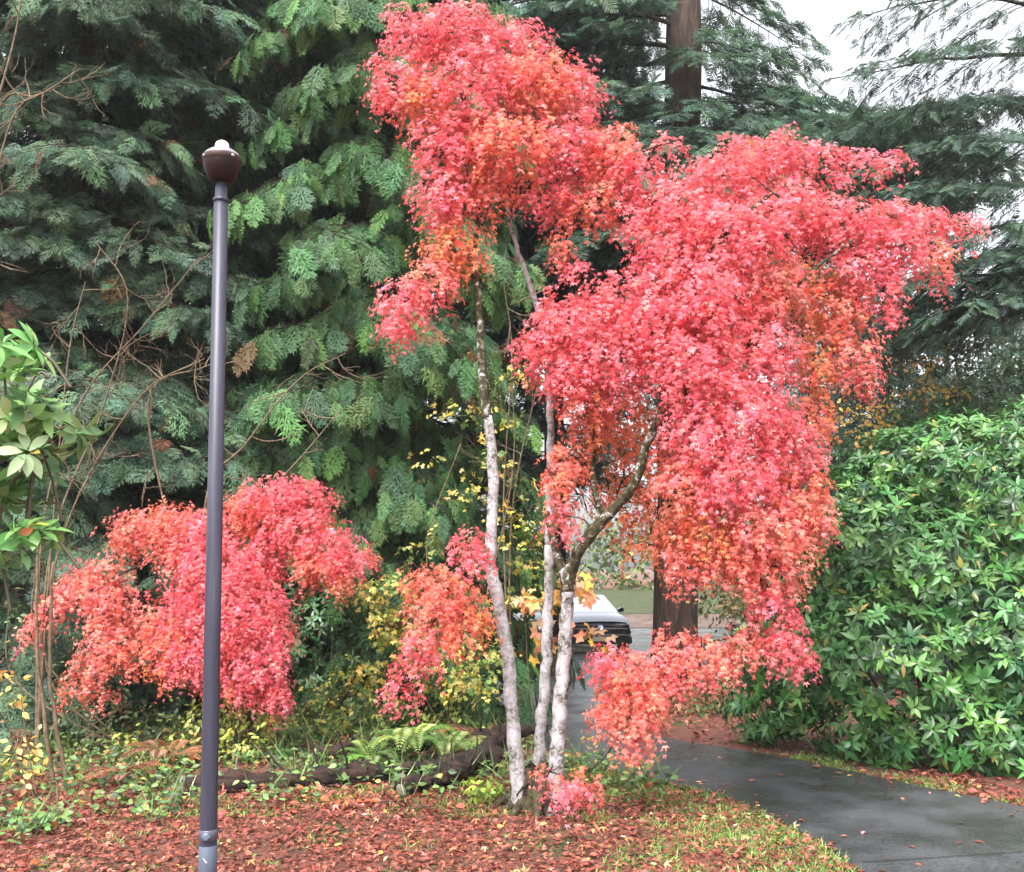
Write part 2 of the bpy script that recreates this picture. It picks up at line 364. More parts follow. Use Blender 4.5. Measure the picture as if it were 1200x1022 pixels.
def maple_crown(mb, tw, clusters, Yb, leaf, dens, seed, tmpl=T_MAPLE):
    """clusters: px, py, rx, ry, dY, palette, density. Drooping sprigs of lobed leaves over each lump."""
    r = np.random.default_rng(seed); cents = []
    for (px, py, rx, ry, dY, pal, dn) in clusters:
        c = at(px, py, Yb + dY); s = vs(c); ax, az = rx * s, ry * s; ay = max(.16, .75 * (ax + az) / 2 + .04)
        area = ax * az * 4 + ax * ay * 2
        ns = max(5, int(area * dens * dn))
        d = nrm(r.standard_normal((ns, 3))); d[:, 1] -= .25; d = nrm(d)
        rr = (.30 + .70 * r.random((ns, 1)) ** .6)
        P0 = c + d * rr * A3(ax, ay, az) * (1 + .16 * np.sin(d[:, :1] * 7 + px) + .10 * r.standard_normal((ns, 1)))
        out = d * A3(1, 1, .5); out[:, 2] -= .35; out += .35 * r.standard_normal((ns, 3)); out = nrm(out)
        SL = r.uniform(.07, .17, ns) * (1 if leaf > .03 else .8)
        pc = palette(pal, ns, None, .12, r)
        nl = 8; V = []
        keep = r.random(ns) > .12
        for k in range(nl):
            t = (k + .5) / nl
            Pk = P0 + out * (SL * t)[:, None] + A3(0, 0, -1) * (SL * .75 * t * t)[:, None]
            side = nrm(np.cross(out, A3(0, 0, 1))) * (1 if k % 2 else -1)
            tip = out * .55 + side * .7 * (1 - .6 * t) + A3(0, 0, -.75) + .35 * r.standard_normal((ns, 3))
            nml = out * A3(1, 1, .4) * .9 + A3(0, -.15, .75) + .34 * r.standard_normal((ns, 3))
            S = leaf * r.uniform(.5, 1.3, ns)
            C = np.clip(pc * (1 + .10 * r.standard_normal((ns, 1))) * (1 + .05 * r.standard_normal((ns, 3))), .01, .93)
            inst(mb, tmpl, Pk[keep] + .012 * r.standard_normal((keep.sum(), 3)), tip[keep], nml[keep], S[keep], C[keep])
        cents.append(c)
        if tw is not None:                                  # fine twigs through the lump
            for k in range(min(10, max(3, ns // 12))):
                e = c + nrm(r.standard_normal(3)) * A3(ax, ay, az) * .85
                m_ = (c + e) / 2 + A3(0, 0, .04) + .03 * r.standard_normal(3)
                tube(tw, smooth_path([c, m_, e], 6), np.linspace(.0035, .0012, 6), 4, (.03, .022, .016), cap=False)
    return cents
def connect(tw, cents, nodes, r0=.011, pull=.05):
    """grow a branch from the nearest grown point to every lump, nearest first"""
    nodes = [np.asarray(n, float) for n in nodes]; todo = [np.asarray(c) for c in cents]
    Nn = np.array(nodes)
    while todo:
        D = np.array([np.linalg.norm(Nn - c, axis=1) + .5 * np.maximum(0, Nn[:, 2] - c[2] - .1) for c in todo])
        k, n = np.unravel_index(np.argmin(D), D.shape); c = todo.pop(k); a = Nn[n]; L_ = np.linalg.norm(c - a)
        m1 = a * .65 + c * .35 + A3(0, 0, .16 * L_) + .05 * L_ * R.standard_normal(3)
        m2 = a * .3 + c * .7 + A3(0, 0, .14 * L_) + .05 * L_ * R.standard_normal(3)
        p = smooth_path([a, m1, m2, c], 10); rr = r0 * min(1, .35 + .5 * L_)
        tube(tw, p, np.linspace(rr, .004, 10), 5, (.035, .027, .018), cap=False)
        Nn = np.vstack([Nn, p[3:]])

Y0 = 6.76
base = gp(632, 950)
root = thing('japanese_maple', 'tall Japanese maple with white lichened trunks and a cascading red and orange crown', 'tree', base)
def trunk_px(name, pts, w0, w1, mat, Yl, Yh=None, seg=10, n=40, wob=.14):
    Yh = (Yl if Yh is None else Yh) + .36; Yl = Yl + .36
    P = [at(px, py, Yl + (Yh - Yl) * k / (len(pts) - 1)) for k, (px, py) in enumerate(pts)]
    P = smooth_path(P, n); s = Yl / FPX
    P[1:-1] += .004 * R.standard_normal((n - 2, 3))
    rr = np.linspace(w0, w1, n) / 2 * s; rr[:4] *= np.array([1.5, 1.28, 1.13, 1.05]) if w0 in (18, 19) else 1
    mb = MB(); tube(mb, P, rr * (1 + .05 * R.standard_normal(n)), seg, wob=wob)
    return mb.build(name, mat, root), P
_, tA = trunk_px('trunk', [(612, 958), (606, 900), (600, 830), (595, 765), (583, 700), (575, 660), (577, 600), (578, 540), (571, 488)], 18, 11.5, M['maple_bark'], 6.4, 6.35)
_, tA2 = trunk_px('limb', [(571, 490), (566, 440), (563, 395), (560, 345), (555, 300), (562, 230), (550, 150), (535, 90)], 12, 4, M['moss_bark'], 6.35, 6.45)
_, tB = trunk_px('trunk', [(628, 958), (632, 890), (636, 830), (641, 760), (643, 700), (644, 640)], 15.5, 11, M['maple_bark'], 6.62, 6.75)
_, tB2 = trunk_px('limb', [(644, 642), (644, 580), (645, 520), (644, 455), (640, 400), (620, 330), (600, 270), (590, 200)], 11, 4, M['maple_bark'], 6.75, 6.7)
_, tC = trunk_px('trunk', [(650, 958), (652, 900), (656, 840), (661, 770), (664, 720), (666, 668)], 19, 15, M['maple_bark'], 6.36, 6.4)
_, tC2 = trunk_px('limb', [(664, 704), (668, 676), (676, 650), (700, 617), (722, 595), (743, 566), (758, 520), (776, 478), (790, 420), (815, 340), (850, 270), (900, 230)], 16.5, 5, M['moss_bark'], 6.4, 6.1)
_, tC3 = trunk_px('limb', [(666, 690), (655, 655), (648, 630), (640, 600)], 13, 8, M['moss_bark'], 6.42, 6.7, n=16)
_, tD = trunk_px('limb', [(712, 606), (699, 585), (695, 545), (697, 500), (690, 450), (700, 390), (715, 320)], 8, 4, M['moss_bark'], 6.42, 6.6)
_, tE = trunk_px('limb', [(776, 478), (820, 450), (880, 400), (940, 330), (1000, 280)], 7, 3, M['moss_bark'], 6.3, 6.2)
_, tF = trunk_px('limb', [(577, 640), (560, 652), (535, 668), (505, 700), (482, 765)], 5, 2, M['moss_bark'], 6.35, 6.1, seg=6, n=16)
_, tH = trunk_px('limb', [(800, 450), (850, 560), (885, 660), (905, 720), (925, 760)], 6, 2, M['moss_bark'], 6.3, 6.15, seg=6, n=20)
_, tG = trunk_px('limb', [(903, 715), (868, 742), (820, 756), (772, 775), (742, 805), (744, 845)], 4, 1.8, M['moss_bark'], 6.2, 6.3, seg=6, n=20)
# mossy burl and roots at the foot
mb = MB(); bc_ = base + A3(0, .02, 0)
prof = [(.21, -.05), (.19, .02), (.175, .07), (.165, .13), (.14, .19), (.10, .24), (.04, .27), (.0, .275)]
lathe(mb, bc_, prof, 26); V = mb.V[0]; dv = V - bc_
V += (dv * A3(1, .75, 1) - dv) + .016 * R.standard_normal(V.shape) + (dv * (.16 * np.sin(np.arctan2(dv[:, 1:2], dv[:, :1]) * 5 + dv[:, 2:] * 9)))
mb.V[0] = V.astype(np.float32)
for k in range(11):
    a = rad(k * 33 + R.uniform(-10, 10)); L_ = R.uniform(.20, .30); o_ = bc_ + A3(math.cos(a) * .10, math.sin(a) * .08, 0)
    tube(mb, smooth_path([o_ + A3(0, 0, .12), o_ + A3(math.cos(a) * L_ * .5, math.sin(a) * L_ * .5, .045), o_ + A3(math.cos(a) * L_, math.sin(a) * L_, -.03)], 8), np.linspace(.045, .014, 8), 7, wob=.3)
mb.build('burl', M['burl'], root)

P_, O_, RO, SA = PINK, ORNG, REDO, SALM
MAPLE = [ # px, py, rx, ry, dY, palette, density
 (490, 45, 38, 34, .1, P_, 1), (540, 32, 50, 36, .0, P_, 1), (600, 55, 48, 34, .1, P_, 1), (470, 95, 32, 34, .0, P_, 1), (500, 118, 36, 36, .05, O_, .9),
 (560, 100, 60, 46, -.1, P_, 1), (625, 95, 50, 40, .0, RO, 1), (672, 110, 36, 40, .1, P_, .9), (528, 168, 44, 38, -.1, P_, 1), (595, 170, 60, 44, -.15, RO, 1),
 (665, 170, 48, 42, .0, P_, 1), (715, 178, 38, 36, .05, RO, 1), (742, 205, 34, 34, .0, P_, .9), (785, 168, 22, 8, .2, P_, .5), (520, 228, 38, 36, -.1, P_, 1), (565, 222, 38, 30, .0, RO, .8),
 (645, 232, 40, 20, .1, P_, .8), (690, 236, 42, 24, .0, RO, .6), (738, 255, 34, 22, -.05, P_, .65), (530, 285, 36, 34, -.05, O_, .75), (508, 325, 30, 26, -.1, SA, .9), (478, 352, 32, 30, -.1, P_, 1), (462, 380, 17, 16, -.1, P_, 1), (555, 298, 18, 20, .0, O_, .5),
 (657, 285, 13, 28, .05, RO, .55), (672, 312, 14, 18, .0, P_, .7), (447, 72, 14, 8, .1, P_, .6), (445, 108, 12, 9, .1, P_, .6), (470, 20, 16, 14, .1, P_, .6),
 (850, 205, 55, 38, .0, P_, 1), (905, 180, 45, 24, .05, P_, 1), (960, 180, 36, 14, .1, P_, .75), (1010, 188, 34, 9, .15, P_, .55), (1045, 187, 12, 8, .15, P_, .8), (975, 212, 20, 12, .1, P_, .5),
 (795, 245, 46, 42, -.1, P_, 1), (785, 302, 44, 46, -.2, P_, 1), (724, 348, 40, 30, -.1, P_, 1), (670, 375, 52, 36, -.1, P_, 1), (628, 405, 24, 22, -.1, P_, 1), (660, 432, 38, 34, -.05, P_, 1), (715, 415, 54, 50, -.15, P_, 1), (690, 470, 34, 26, .0, RO, .9),
 (860, 275, 70, 50, -.25, P_, 1), (925, 245, 55, 36, -.05, P_, 1), (985, 262, 52, 30, .0, P_, 1), (1045, 255, 46, 18, .05, P_, .9), (1095, 258, 36, 12, .1, P_, .75), (1132, 264, 22, 6, .1, P_, .55), (1050, 290, 36, 28, .0, P_, 1), (1092, 302, 20, 20, .05, RO, .9), (1105, 324, 10, 7, .05, P_, .7),
 (1005, 310, 34, 36, .0, P_, 1), (1035, 345, 18, 34, .0, P_, .9), (985, 365, 26, 46, .1, RO, .85), (1005, 420, 22, 40, .05, SA, .8), (1018, 445, 10, 20, .05, P_, .7), (960, 345, 30, 40, .15, O_, .8),
 (955, 420, 26, 60, .12, O_, .8), (945, 490, 24, 36, .1, O_, .8), (905, 330, 44, 46, -.1, SA, 1), (830, 345, 60, 56, -.35, P_, 1), (770, 375, 46, 44, -.3, P_, 1), (880, 405, 56, 56, -.25, P_, 1), (815, 430, 58, 50, -.4, P_, 1), (870, 480, 58, 50, -.35, P_, 1), (920, 520, 40, 50, -.15, P_, 1),
 (820, 505, 46, 48, -.4, P_, 1), (865, 555, 60, 46, -.4, P_, 1), (935, 580, 38, 46, -.2, RO, 1), (805, 565, 34, 46, -.35, SA, 1), (890, 615, 56, 40, -.35, SA, 1), (955, 610, 22, 30, -.15, SA, .8), (825, 620, 42, 38, -.3, O_, .9), (800, 655, 22, 30, -.25, SA, .8), (860, 648, 40, 28, -.3, SA, .9), (905, 665, 36, 34, -.3, SA, 1), (908, 708, 24, 28, -.3, P_, 1), (922, 752, 26, 24, -.3, P_, .9), (935, 770, 14, 9, -.3, P_, .7),
 (872, 752, 36, 14, -.25, SA, .8), (822, 768, 40, 26, -.2, SA, .9), (775, 790, 40, 34, -.15, SA, .9), (738, 800, 38, 40, -.15, RO, .9), (712, 772, 22, 20, -.15, P_, .8), (742, 842, 28, 26, -.2, SA, .85), (746, 868, 13, 14, -.2, SA, .6), (705, 830, 14, 12, -.15, RO, .6), (790, 745, 24, 14, -.1, SA, .6),
 (655, 560, 18, 38, -.05, RO, .9), (662, 605, 16, 18, -.05, P_, .8), (690, 505, 24, 24, .15, O_, .6), (735, 490, 40, 44, .35, O_, .55), (755, 545, 34, 46, .4, O_, .5), (725, 590, 34, 40, .45, O_, .42), (780, 600, 30, 40, .4, O_, .5), (760, 640, 34, 24, .4, O_, .35), (668, 540, 18, 30, .2, RO, .6),
 (553, 640, 17, 28, -.3, P_, 1), (525, 690, 38, 26, -.35, RO, .9), (545, 725, 30, 34, -.3, O_, .7), (508, 730, 32, 34, -.35, SA, .9), (485, 770, 18, 26, -.35, P_, .8), (472, 805, 13, 20, -.35, P_, .8), (495, 672, 20, 10, -.3, RO, .6),
 (668, 922, 20, 16, -.25, P_, .7), (645, 905, 12, 12, -.2, SA, .5), (690, 905, 14, 10, -.2, RO, .5),
]
# the far side of the crown
BACK = [(px + R.uniform(-25, 25), py + R.uniform(-15, 10), rx * .8, ry * .8, abs(dY) + R.uniform(.55, 1.15), (RO if k % 3 else O_), .45) for k, (px, py, rx, ry, dY, p, dn) in enumerate(MAPLE) if 60 < py < 640 and rx > 40 and k % 2 == 0 and (px > 800 or py < 150)]
cr = MB(); tw = cr
cs = maple_crown(cr, tw, MAPLE + BACK, Y0, .029, 720, 11)
trunks_pts = np.concatenate([tA2[8:], tB2[16:], tC2[8:], tD[10:], tE[6:], tA[14:26:6], tF[4:], tG[4:], tH[3:]])
connect(tw, cs, trunks_pts, .012)
cr.build('crown', M['maple_leaf'], root)

# small weeping maple on the left, behind the lamp post
bs = gp(285, 905); bs[1] += .6; bs[2] = hgt(bs[0], bs[1]); Ys = bs[1]
root = thing('weeping_maple', 'low weeping Japanese maple with a domed red crown behind the lamp post', 'tree', bs)
mb = MB()
stem = smooth_path([bs - A3(0, 0, .05), at(300, 880, Ys), at(285, 820, Ys), at(262, 790, Ys), at(250, 720, Ys), at(270, 650, Ys)], 26); tube(mb, stem, np.linspace(.030, .012, 26), 8, wob=.2)
mb.build('trunk', M['dark_twig'], root)
lb = []
for pts in ([(250, 720), (330, 620), (370, 600)], [(250, 720), (190, 660), (110, 690), (60, 730)], [(262, 790), (310, 750), (390, 650)], [(285, 820), (180, 800), (110, 760)]):
    mb = MB(); p = smooth_path([at(px, py, Ys + R.uniform(-.2, .1) * (k > 0)) for k, (px, py) in enumerate(pts)], 14); tube(mb, p, np.linspace(.016, .006, 14), 6); mb.build('limb', M['dark_twig'], root); lb.append(p)
SMALL = [
 (325, 578, 46, 24, .0, P_, 1), (365, 585, 26, 22, .0, P_, 1), (290, 595, 30, 28, .0, RO, 1), (345, 620, 46, 28, -.05, P_, 1), (390, 640, 34, 28, -.1, P_, 1), (415, 655, 20, 18, -.1, P_, .9), (375, 660, 34, 22, -.1, RO, .9), (400, 682, 12, 8, -.1, O_, .7),
 (170, 612, 34, 22, .0, SA, 1), (148, 628, 16, 20, .0, RO, 1), (205, 615, 34, 26, -.05, RO, 1), (240, 622, 40, 30, -.1, P_, 1), (208, 645, 30, 18, -.1, SA, .9), (255, 668, 56, 38, -.2, P_, 1), (300, 662, 34, 30, -.15, P_, 1),
 (232, 712, 42, 36, -.25, P_, 1), (285, 720, 46, 44, -.3, P_, 1), (320, 735, 22, 36, -.2, P_, 1), (200, 745, 28, 34, -.25, RO, .95), (245, 765, 48, 32, -.3, P_, 1), (305, 780, 34, 34, -.3, P_, 1), (325, 812, 18, 22, -.3, P_, .9), (270, 800, 22, 14, -.25, RO, .8), (205, 778, 26, 20, -.2, O_, .7),
 (126, 666, 28, 16, .0, SA, .95), (92, 685, 30, 20, -.05, SA, 1), (66, 704, 20, 13, -.1, SA, 1), (46, 728, 12, 14, -.1, SA, .9), (37, 748, 7, 9, -.1, SA, .6), (128, 706, 26, 30, -.1, SA, 1), (128, 745, 28, 26, -.12, SA, 1), (114, 778, 26, 18, -.12, SA, 1), (92, 800, 17, 13, -.12, RO, .9), (148, 768, 14, 16, -.1, RO, .6), (174, 722, 16, 30, -.15, SA, .8), (166, 765, 12, 18, -.15, RO, .7), (128, 812, 10, 8, -.1, RO, .5),
]
SB = [(px + 10, py - 4, rx * .8, ry * .8, .5 + .25 * (k % 3), RO, .5) for k, (px, py, rx, ry, dY, p, dn) in enumerate(SMALL) if 600 < py < 760 and k % 2]
cr = MB(); tw = cr; cs = maple_crown(cr, tw, SMALL + SB, Ys, .028, 680, 12)
connect(tw, cs, np.concatenate([stem[14:]] + lb), .009)
cr.build('crown', M['maple_leaf'], root)

# ------------------------------------------------------------------ CONIFERS
def conifer(name, label, x, y, H, r0, boughs, style, cols, seed, group=None, taper=.75, lean=(0, 0), sec=.16, sp=.13, ssz=.42, dead=None, hang=.8, top=None, bark='fir_bark', T=None):
    """boughs: list of (z, azimuth deg (0 = +X, 90 = away), length, rise, droop). Trunk + boughs + crown of flat sprays"""
    r = np.random.default_rng(seed); z0 = float(hgt(x, y)); root = thing(name, label, 'tree', (x, y, z0), group)
    zz = np.linspace(0, 1, 26); P = np.c_[x + lean[0] * zz * H, y + lean[1] * zz * H, z0 - .1 + zz * H]
    rr = r0 * (1 - taper * zz); rr[:3] *= [1.4, 1.15, 1.05]
    mb = MB(); tube(mb, P, rr * (1 + .03 * r.standard_normal(26)), 14, wob=.12); mb.build('trunk', M[bark], root)
    lm = MB(); cr = MB(); bp, bx, bz, bs_, bc = [], [], [], [], []
    for (zb, az, L_, rise, droop) in boughs:
        a = rad(az); d = A3(math.cos(a), math.sin(a), 0); k = zb / H
        p0 = A3(x + lean[0] * zb, y + lean[1] * zb, z0 + zb); n = 10; s = np.linspace(0, 1, n)
        side = A3(-d[1], d[0], 0); bend = r.normal(0, .16)
        B = p0 + np.outer(s * L_, d) + np.outer(L_ * bend * s * s, side); B[:, 2] += L_ * (rise * s - droop * s ** 2); B[2:] += np.cumsum(.018 * L_ / 3 * r.standard_normal((n - 2, 3)), 0)
        tube(lm, B, np.linspace(.010 + .009 * L_, .004, n), 6, cap=False)
        ns = max(3, int(L_ / sec))
        for q in range(ns + 1):
            f = (.12 + .88 * (q + r.uniform(-.3, .3)) / ns); f = min(max(f, .05), 1.0)
            o = np.array([np.interp(f, s, B[:, c]) for c in range(3)])
            for sg in (1, -1):
                l2 = (L_ * .42 * (1 - f) ** .7 + .18 + .10 * L_) * r.uniform(.6, 1.1)
                ang = rad(r.uniform(42, 72)) * sg if f < .97 else rad(r.uniform(-15, 15))
                e = d * math.cos(ang) + side * math.sin(ang)
                m = max(2, int(l2 / sp)); t = np.linspace(0, 1, m + 1)[1:]
                Q = o + np.outer(t * l2, e); Q[:, 2] -= (hang * .45) * l2 * t ** 1.6 + r.normal(0, .02)
                tube(lm, np.vstack([o, Q]), np.linspace(.007, .003, m + 1), 4, cap=False)
                for h in range(2):
                    J = Q + r.normal(0, .03, Q.shape)
                    sd_ = side * sg * 0 + np.cross(e, A3(0, 0, 1)) * (1 if h else -1)
                    if style == 'cedar':
                        xx = e * .32 + A3(0, 0, -1.15) * hang + sd_ * .35 + r.normal(0, .28, J.shape); nn_ = d * .8 + e * .3 + A3(0, -.3, .45) + r.normal(0, .4, J.shape)
                    elif style == 'fir':
                        xx = e * .8 + sd_ * .55 + A3(0, 0, -.38 * hang) + r.normal(0, .22, J.shape); nn_ = A3(0, 0, 1) + d * .5 + r.normal(0, .35, J.shape)
                    else:
                        xx = e * .8 + sd_ * .45 + A3(0, 0, -.5 * hang) + r.normal(0, .28, J.shape); nn_ = A3(0, -.2, 1) + d * .7 + r.normal(0, .35, J.shape)
                    bp.append(J); bx.append(xx); bz.append(nn_); bs_.append(ssz * r.uniform(.45, 1.25, len(J)))
                    bc.append(palette(cols, len(J), None, .2, r))
    lm.build('branchwork', M['dark_twig'], root)
    P = np.concatenate(bp); XX = np.concatenate(bx); ZZ = np.concatenate(bz); S = np.concatenate(bs_); C = np.concatenate(bc)
    if dead:                                                   # rusty dead sprays scattered through
        k = r.random(len(P)) < dead; C[k] = palette([(.13, .065, .035), (.16, .085, .045)], k.sum(), None, .2, r)
    Ts = T or {'cedar': T_CEDAR, 'fir': T_FIR, 'hem': T_HEM}[style]; k = r.integers(0, len(Ts), len(P))
    for q in range(len(Ts)): inst(cr, Ts[q], P[k == q], XX[k == q], ZZ[k == q], S[k == q], C[k == q])
    cr.build('crown', M['conifer'], root)
    return root
def whorl(z0, z1, n, L0, L1, rise, droop, seed, front=1.0, azc=None, spread=180):
    """n boughs up the trunk by the golden angle; boughs on the far side thinned"""
    r = np.random.default_rng(seed); out = []
    for k in range(n):
        f = (k + r.uniform(0, .8)) / n; az = (k * 137.5 + r.uniform(-15, 15)) % 360
        if math.sin(rad(az)) > .5 and r.random() > front: continue
        out.append((z0 + (z1 - z0) * f, az, (L0 + (L1 - L0) * f) * r.uniform(.75, 1.15), rise * r.uniform(.5, 1.4), droop * r.uniform(.7, 1.3)))
    return out
CED = [(.07, .155, .06), (.09, .19, .07), (.058, .13, .06), (.11, .21, .065)]
HEM = [(.09, .155, .105), (.075, .135, .09), (.12, .19, .115), (.095, .16, .09)]
FIR = [(.075, .13, .09), (.09, .15, .095), (.06, .11, .08)]
DRK = [(.06, .10, .075), (.07, .12, .08), (.052, .09, .068)]
def X_at(px, Y): return at(px, 600, Y)[0]

conifer('red_cedar', 'western red cedar with bright green hanging fans directly left of the tall maple', X_at(425, 11.6), 11.6, 17, .26, whorl(.6, 11, 74, 2.0, 1.5, .12, .55, 21, .35), 'cedar', CED, 31, 'evergreen trees behind the maples', ssz=.40, sec=.145, sp=.125, dead=.03, hang=1.0)
conifer('hemlock', 'dense dark blue-green hemlock filling the upper left corner', X_at(75, 11.2), 11.2, 16, .24, whorl(.9, 10.5, 80, 2.5, 1.9, .15, .4, 22, .35), 'hem', HEM, 32, 'evergreen trees behind the maples', ssz=.34, sec=.165, sp=.145, dead=.03, hang=1.05)
conifer('hemlock', 'shaded hemlock standing behind the lamp head, between two denser evergreens', X_at(250, 13.4), 13.4, 18, .22, whorl(.7, 12, 72, 2.2, 1.8, .12, .5, 23, .3), 'hem', HEM[:2] + DRK[:1], 33, 'evergreen trees behind the maples', ssz=.46, sec=.20, sp=.18, dead=.03)
conifer('douglas_fir', 'big brown-trunked fir seen above and below the right half of the maple crown', X_at(786, 17), 17, 26, .35,
        [(12.2, 165, 4.2, .1, .35), (11.5, 190, 4.4, .1, .35), (10.9, 150, 4.2, .1, .35), (10.3, 200, 4.6, .08, .3), (9.8, 172, 5.0, .05, .3), (9.2, 215, 4.2, .05, .3), (8.7, 185, 4.8, .0, .25), (8.2, 160, 4.2, 0, .3), (7.7, 205, 4.2, 0, .3), (7.2, 180, 4.0, 0, .3),
         (9.9, 352, 5.0, .02, .14), (9.4, 8, 4.6, .05, .22), (9.0, 335, 3.2, .03, .24), (8.1, 320, 2.8, 0, .25), (7.7, 10, 2.6, 0, .25), (8.3, 280, 3.6, .0, .3), (7.7, 255, 3.6, 0, .3), (7.2, 300, 3.6, 0, .3), (8.9, 300, 3.0, .02, .3), (8.7, 240, 3.4, 0, .3),
         (11.6, 335, 1.8, -.1, .4), (12.6, 15, 2.2, .0, .4), (13.2, 200, 4, .1, .4), (12.9, 150, 4, .1, .4), (6.6, 190, 3.6, 0, .3), (6.6, 320, 3.2, 0, .3), (10.4, 350, 3.4, .0, .2), (10.8, 12, 3.0, .0, .25), (9.7, 330, 3.8, .0, .22), (9.4, 300, 2.6, .0, .35), (10.2, 255, 1.8, .0, .5), (11.2, 285, 1.5, .0, .5), (9.6, 345, 4.8, .03, .2), (9.5, 357, 5.2, .02, .10), (9.7, 343, 5.3, .02, .12), (8.6, 10, 2.8, 0, .2), (8.0, 345, 2.6, 0, .22), (10.2, 185, 4.8, .06, .3), (9.5, 195, 4.6, .03, .3), (11.2, 175, 4.4, .1, .35), (11.9, 205, 4.0, .1, .35), (9.0, 170, 4.8, 0, .28), (8.4, 195, 4.6, 0, .28), (9.6, 225, 3.6, .05, .35), (12.6, 185, 4.2, .1, .35), (9.3, 318, 3.4, .0, .25), (9.1, 265, 2.6, .0, .4), (8.9, 262, 2.4, .02, .35), (8.7, 282, 2.6, .02, .35), (8.4, 292, 2.4, 0, .35), (8.6, 248, 2.4, 0, .35), (9.2, 272, 1.7, 0, .5), (6.9, 80, 3.4, 0, .3), (9.3, 100, 3.6, 0, .3), (10.6, 115, 3.2, 0, .3), (8, 60, 3.4, 0, .3)],
        'fir', FIR, 34, 'evergreen trees behind the maples', taper=.25, lean=(.036, 0), sec=.20, sp=.16, ssz=.40, hang=.95)
conifer('fir', 'open-branched fir reaching in from the right edge against the white sky', X_at(1290, 12.5), 12.5, 18, .25,
        [(5.5, 180, 2.3, .03, .2), (5.8, 200, 2.2, .03, .2), (5.9, 184, 2.7, .03, .25), (5.3, 170, 2.6, 0, .25), (5.4, 195, 2.4, 0, .25), (8.0, 172, 2.9, .1, .22), (7.35, 186, 3.0, .06, .25), (6.75, 176, 2.9, .05, .22), (6.2, 192, 2.6, .05, .25), (5.65, 172, 2.6, .0, .25), (5.15, 186, 2.4, .0, .25), (8.6, 180, 3.0, .1, .2), (9.2, 195, 2.8, .1, .2), (5, 320, 2, 0, .3), (6, 300, 2, 0, .3), (7, 10, 2.2, 0, .3), (8, 340, 2.2, 0, .3)],
        'fir', DRK + FIR[:1], 35, 'evergreen trees behind the maples', sec=.19, sp=.15, ssz=.26, hang=.9)
# farther evergreens that close the view
FAR = [(-60, 18, 20, 'dark evergreen far back at the left edge, seen through the hemlock'), (160, 21, 24, 'tall dark evergreen far back behind the lamp post'), (330, 19.5, 23, 'dim evergreen far back between the lamp post and the red cedar'),
       (480, 20, 23, 'shadowy evergreen behind the upper left of the tall maple'), (650, 24, 24, 'evergreen far back behind the gap between the maple trunks')]
for k, (px, Y, H, lab) in enumerate(FAR):
    conifer('evergreen', lab, X_at(px, Y), Y, H, .3, whorl([1.2, 1.2, 1.2, 3.2, 4.6][k], 15, 56, [3.4, 3.4, 3.4, 2.7, 3.2][k], 2.6, .1, .4, 50 + k, .15), 'hem', DRK + HEM[:1], 60 + k, 'far evergreens', sec=.38, sp=.34, ssz=.75, T=T_FIR)
for k, (px, Y, H, lab, zt) in enumerate([(1120, 26, 8.5, 'rounded grey-green conifer far back above the rhododendron', 7.6), (960, 30, 11, 'dark conifer far back just right of the maple crown', 10), (1250, 24, 12, 'dark conifer far back at the right edge', 11), (1045, 22, 9.6, 'bushy conifer behind the golden yellow tree, right of the maple crown', 8.9)]):
    conifer('evergreen', lab, X_at(px, Y), Y, H, .25, whorl(.8, zt, 55, 3.2, .8, .1, .4, 70 + k, .15), 'hem', DRK + HEM[:1], 80 + k, 'far evergreens', sec=.36, sp=.32, ssz=.7, T=T_FIR)

# ------------------------------------------------------------------ BROADLEAF TREES, SHRUBS
def leafy(name, label, cat, foot, stems, lumps, Y, tmpl, leaf, dens, cols, seed, mat='leaf', bark='twig', r0=.02, group=None, jit=.2, nrmup=.8, sprig=True):
    """stems: list of pixel polylines; lumps: px,py,rx,ry,dY[,density]"""
    r = np.random.default_rng(seed); root = thing(name, label, cat, foot, group); sp_ = []
    for k, pl in enumerate(stems):
        mb = MB(); P = smooth_path([foot - A3(0, 0, .04)] + [at(px, py, Y + dy) for px, py, dy in pl], 18); tube(mb, P, np.linspace(r0, r0 * .35, 18), 6, wob=.15); mb.build('stem', M[bark], root); sp_.append(P)
    mb = MB(); cents = []
    for L_ in lumps:
        px, py, rx, ry, dY = L_[:5]; dn = L_[5] if len(L_) > 5 else 1
        c = at(px, py, Y + dY); s = vs(c); ax, az = rx * s, ry * s; ay = max(.15, .5 * (ax + az)); cents.append(c)
        n = max(6, int((ax * az * 4 + ax * ay * 2) * dens * dn)); d = nrm(r.standard_normal((n, 3)))
        P = c + d * A3(ax, ay, az) * (.35 + .65 * r.random((n, 1)) ** .6) * (1 + .15 * r.standard_normal((n, 1)))
        xx = d * A3(1, 1, .3) + A3(0, 0, -.5) + .6 * r.standard_normal((n, 3)); zz_ = A3(0, -.3, nrmup) + d * .7 + .5 * r.standard_normal((n, 3))
        nk = 3 if sprig else 1
        cc = palette(cols, n, None, jit, r)
        for k in range(nk):
            inst(mb, tmpl, P + (leaf * .9 * k * nrm(xx) if k else 0) + .25 * leaf * r.standard_normal((n, 3)), xx + .7 * r.standard_normal((n, 3)), zz_ + .3 * r.standard_normal((n, 3)), leaf * r.uniform(.6, 1.2, n), np.clip(cc * (1 + .12 * r.standard_normal((n, 1))), .004, .9))
    t2 = mb
    nodes = np.concatenate([p[8:] for p in sp_]) if sp_ else np.array([foot])
    connect(t2, cents, nodes, r0 * .5)
    mb.build('foliage', M[mat], root)
    return root
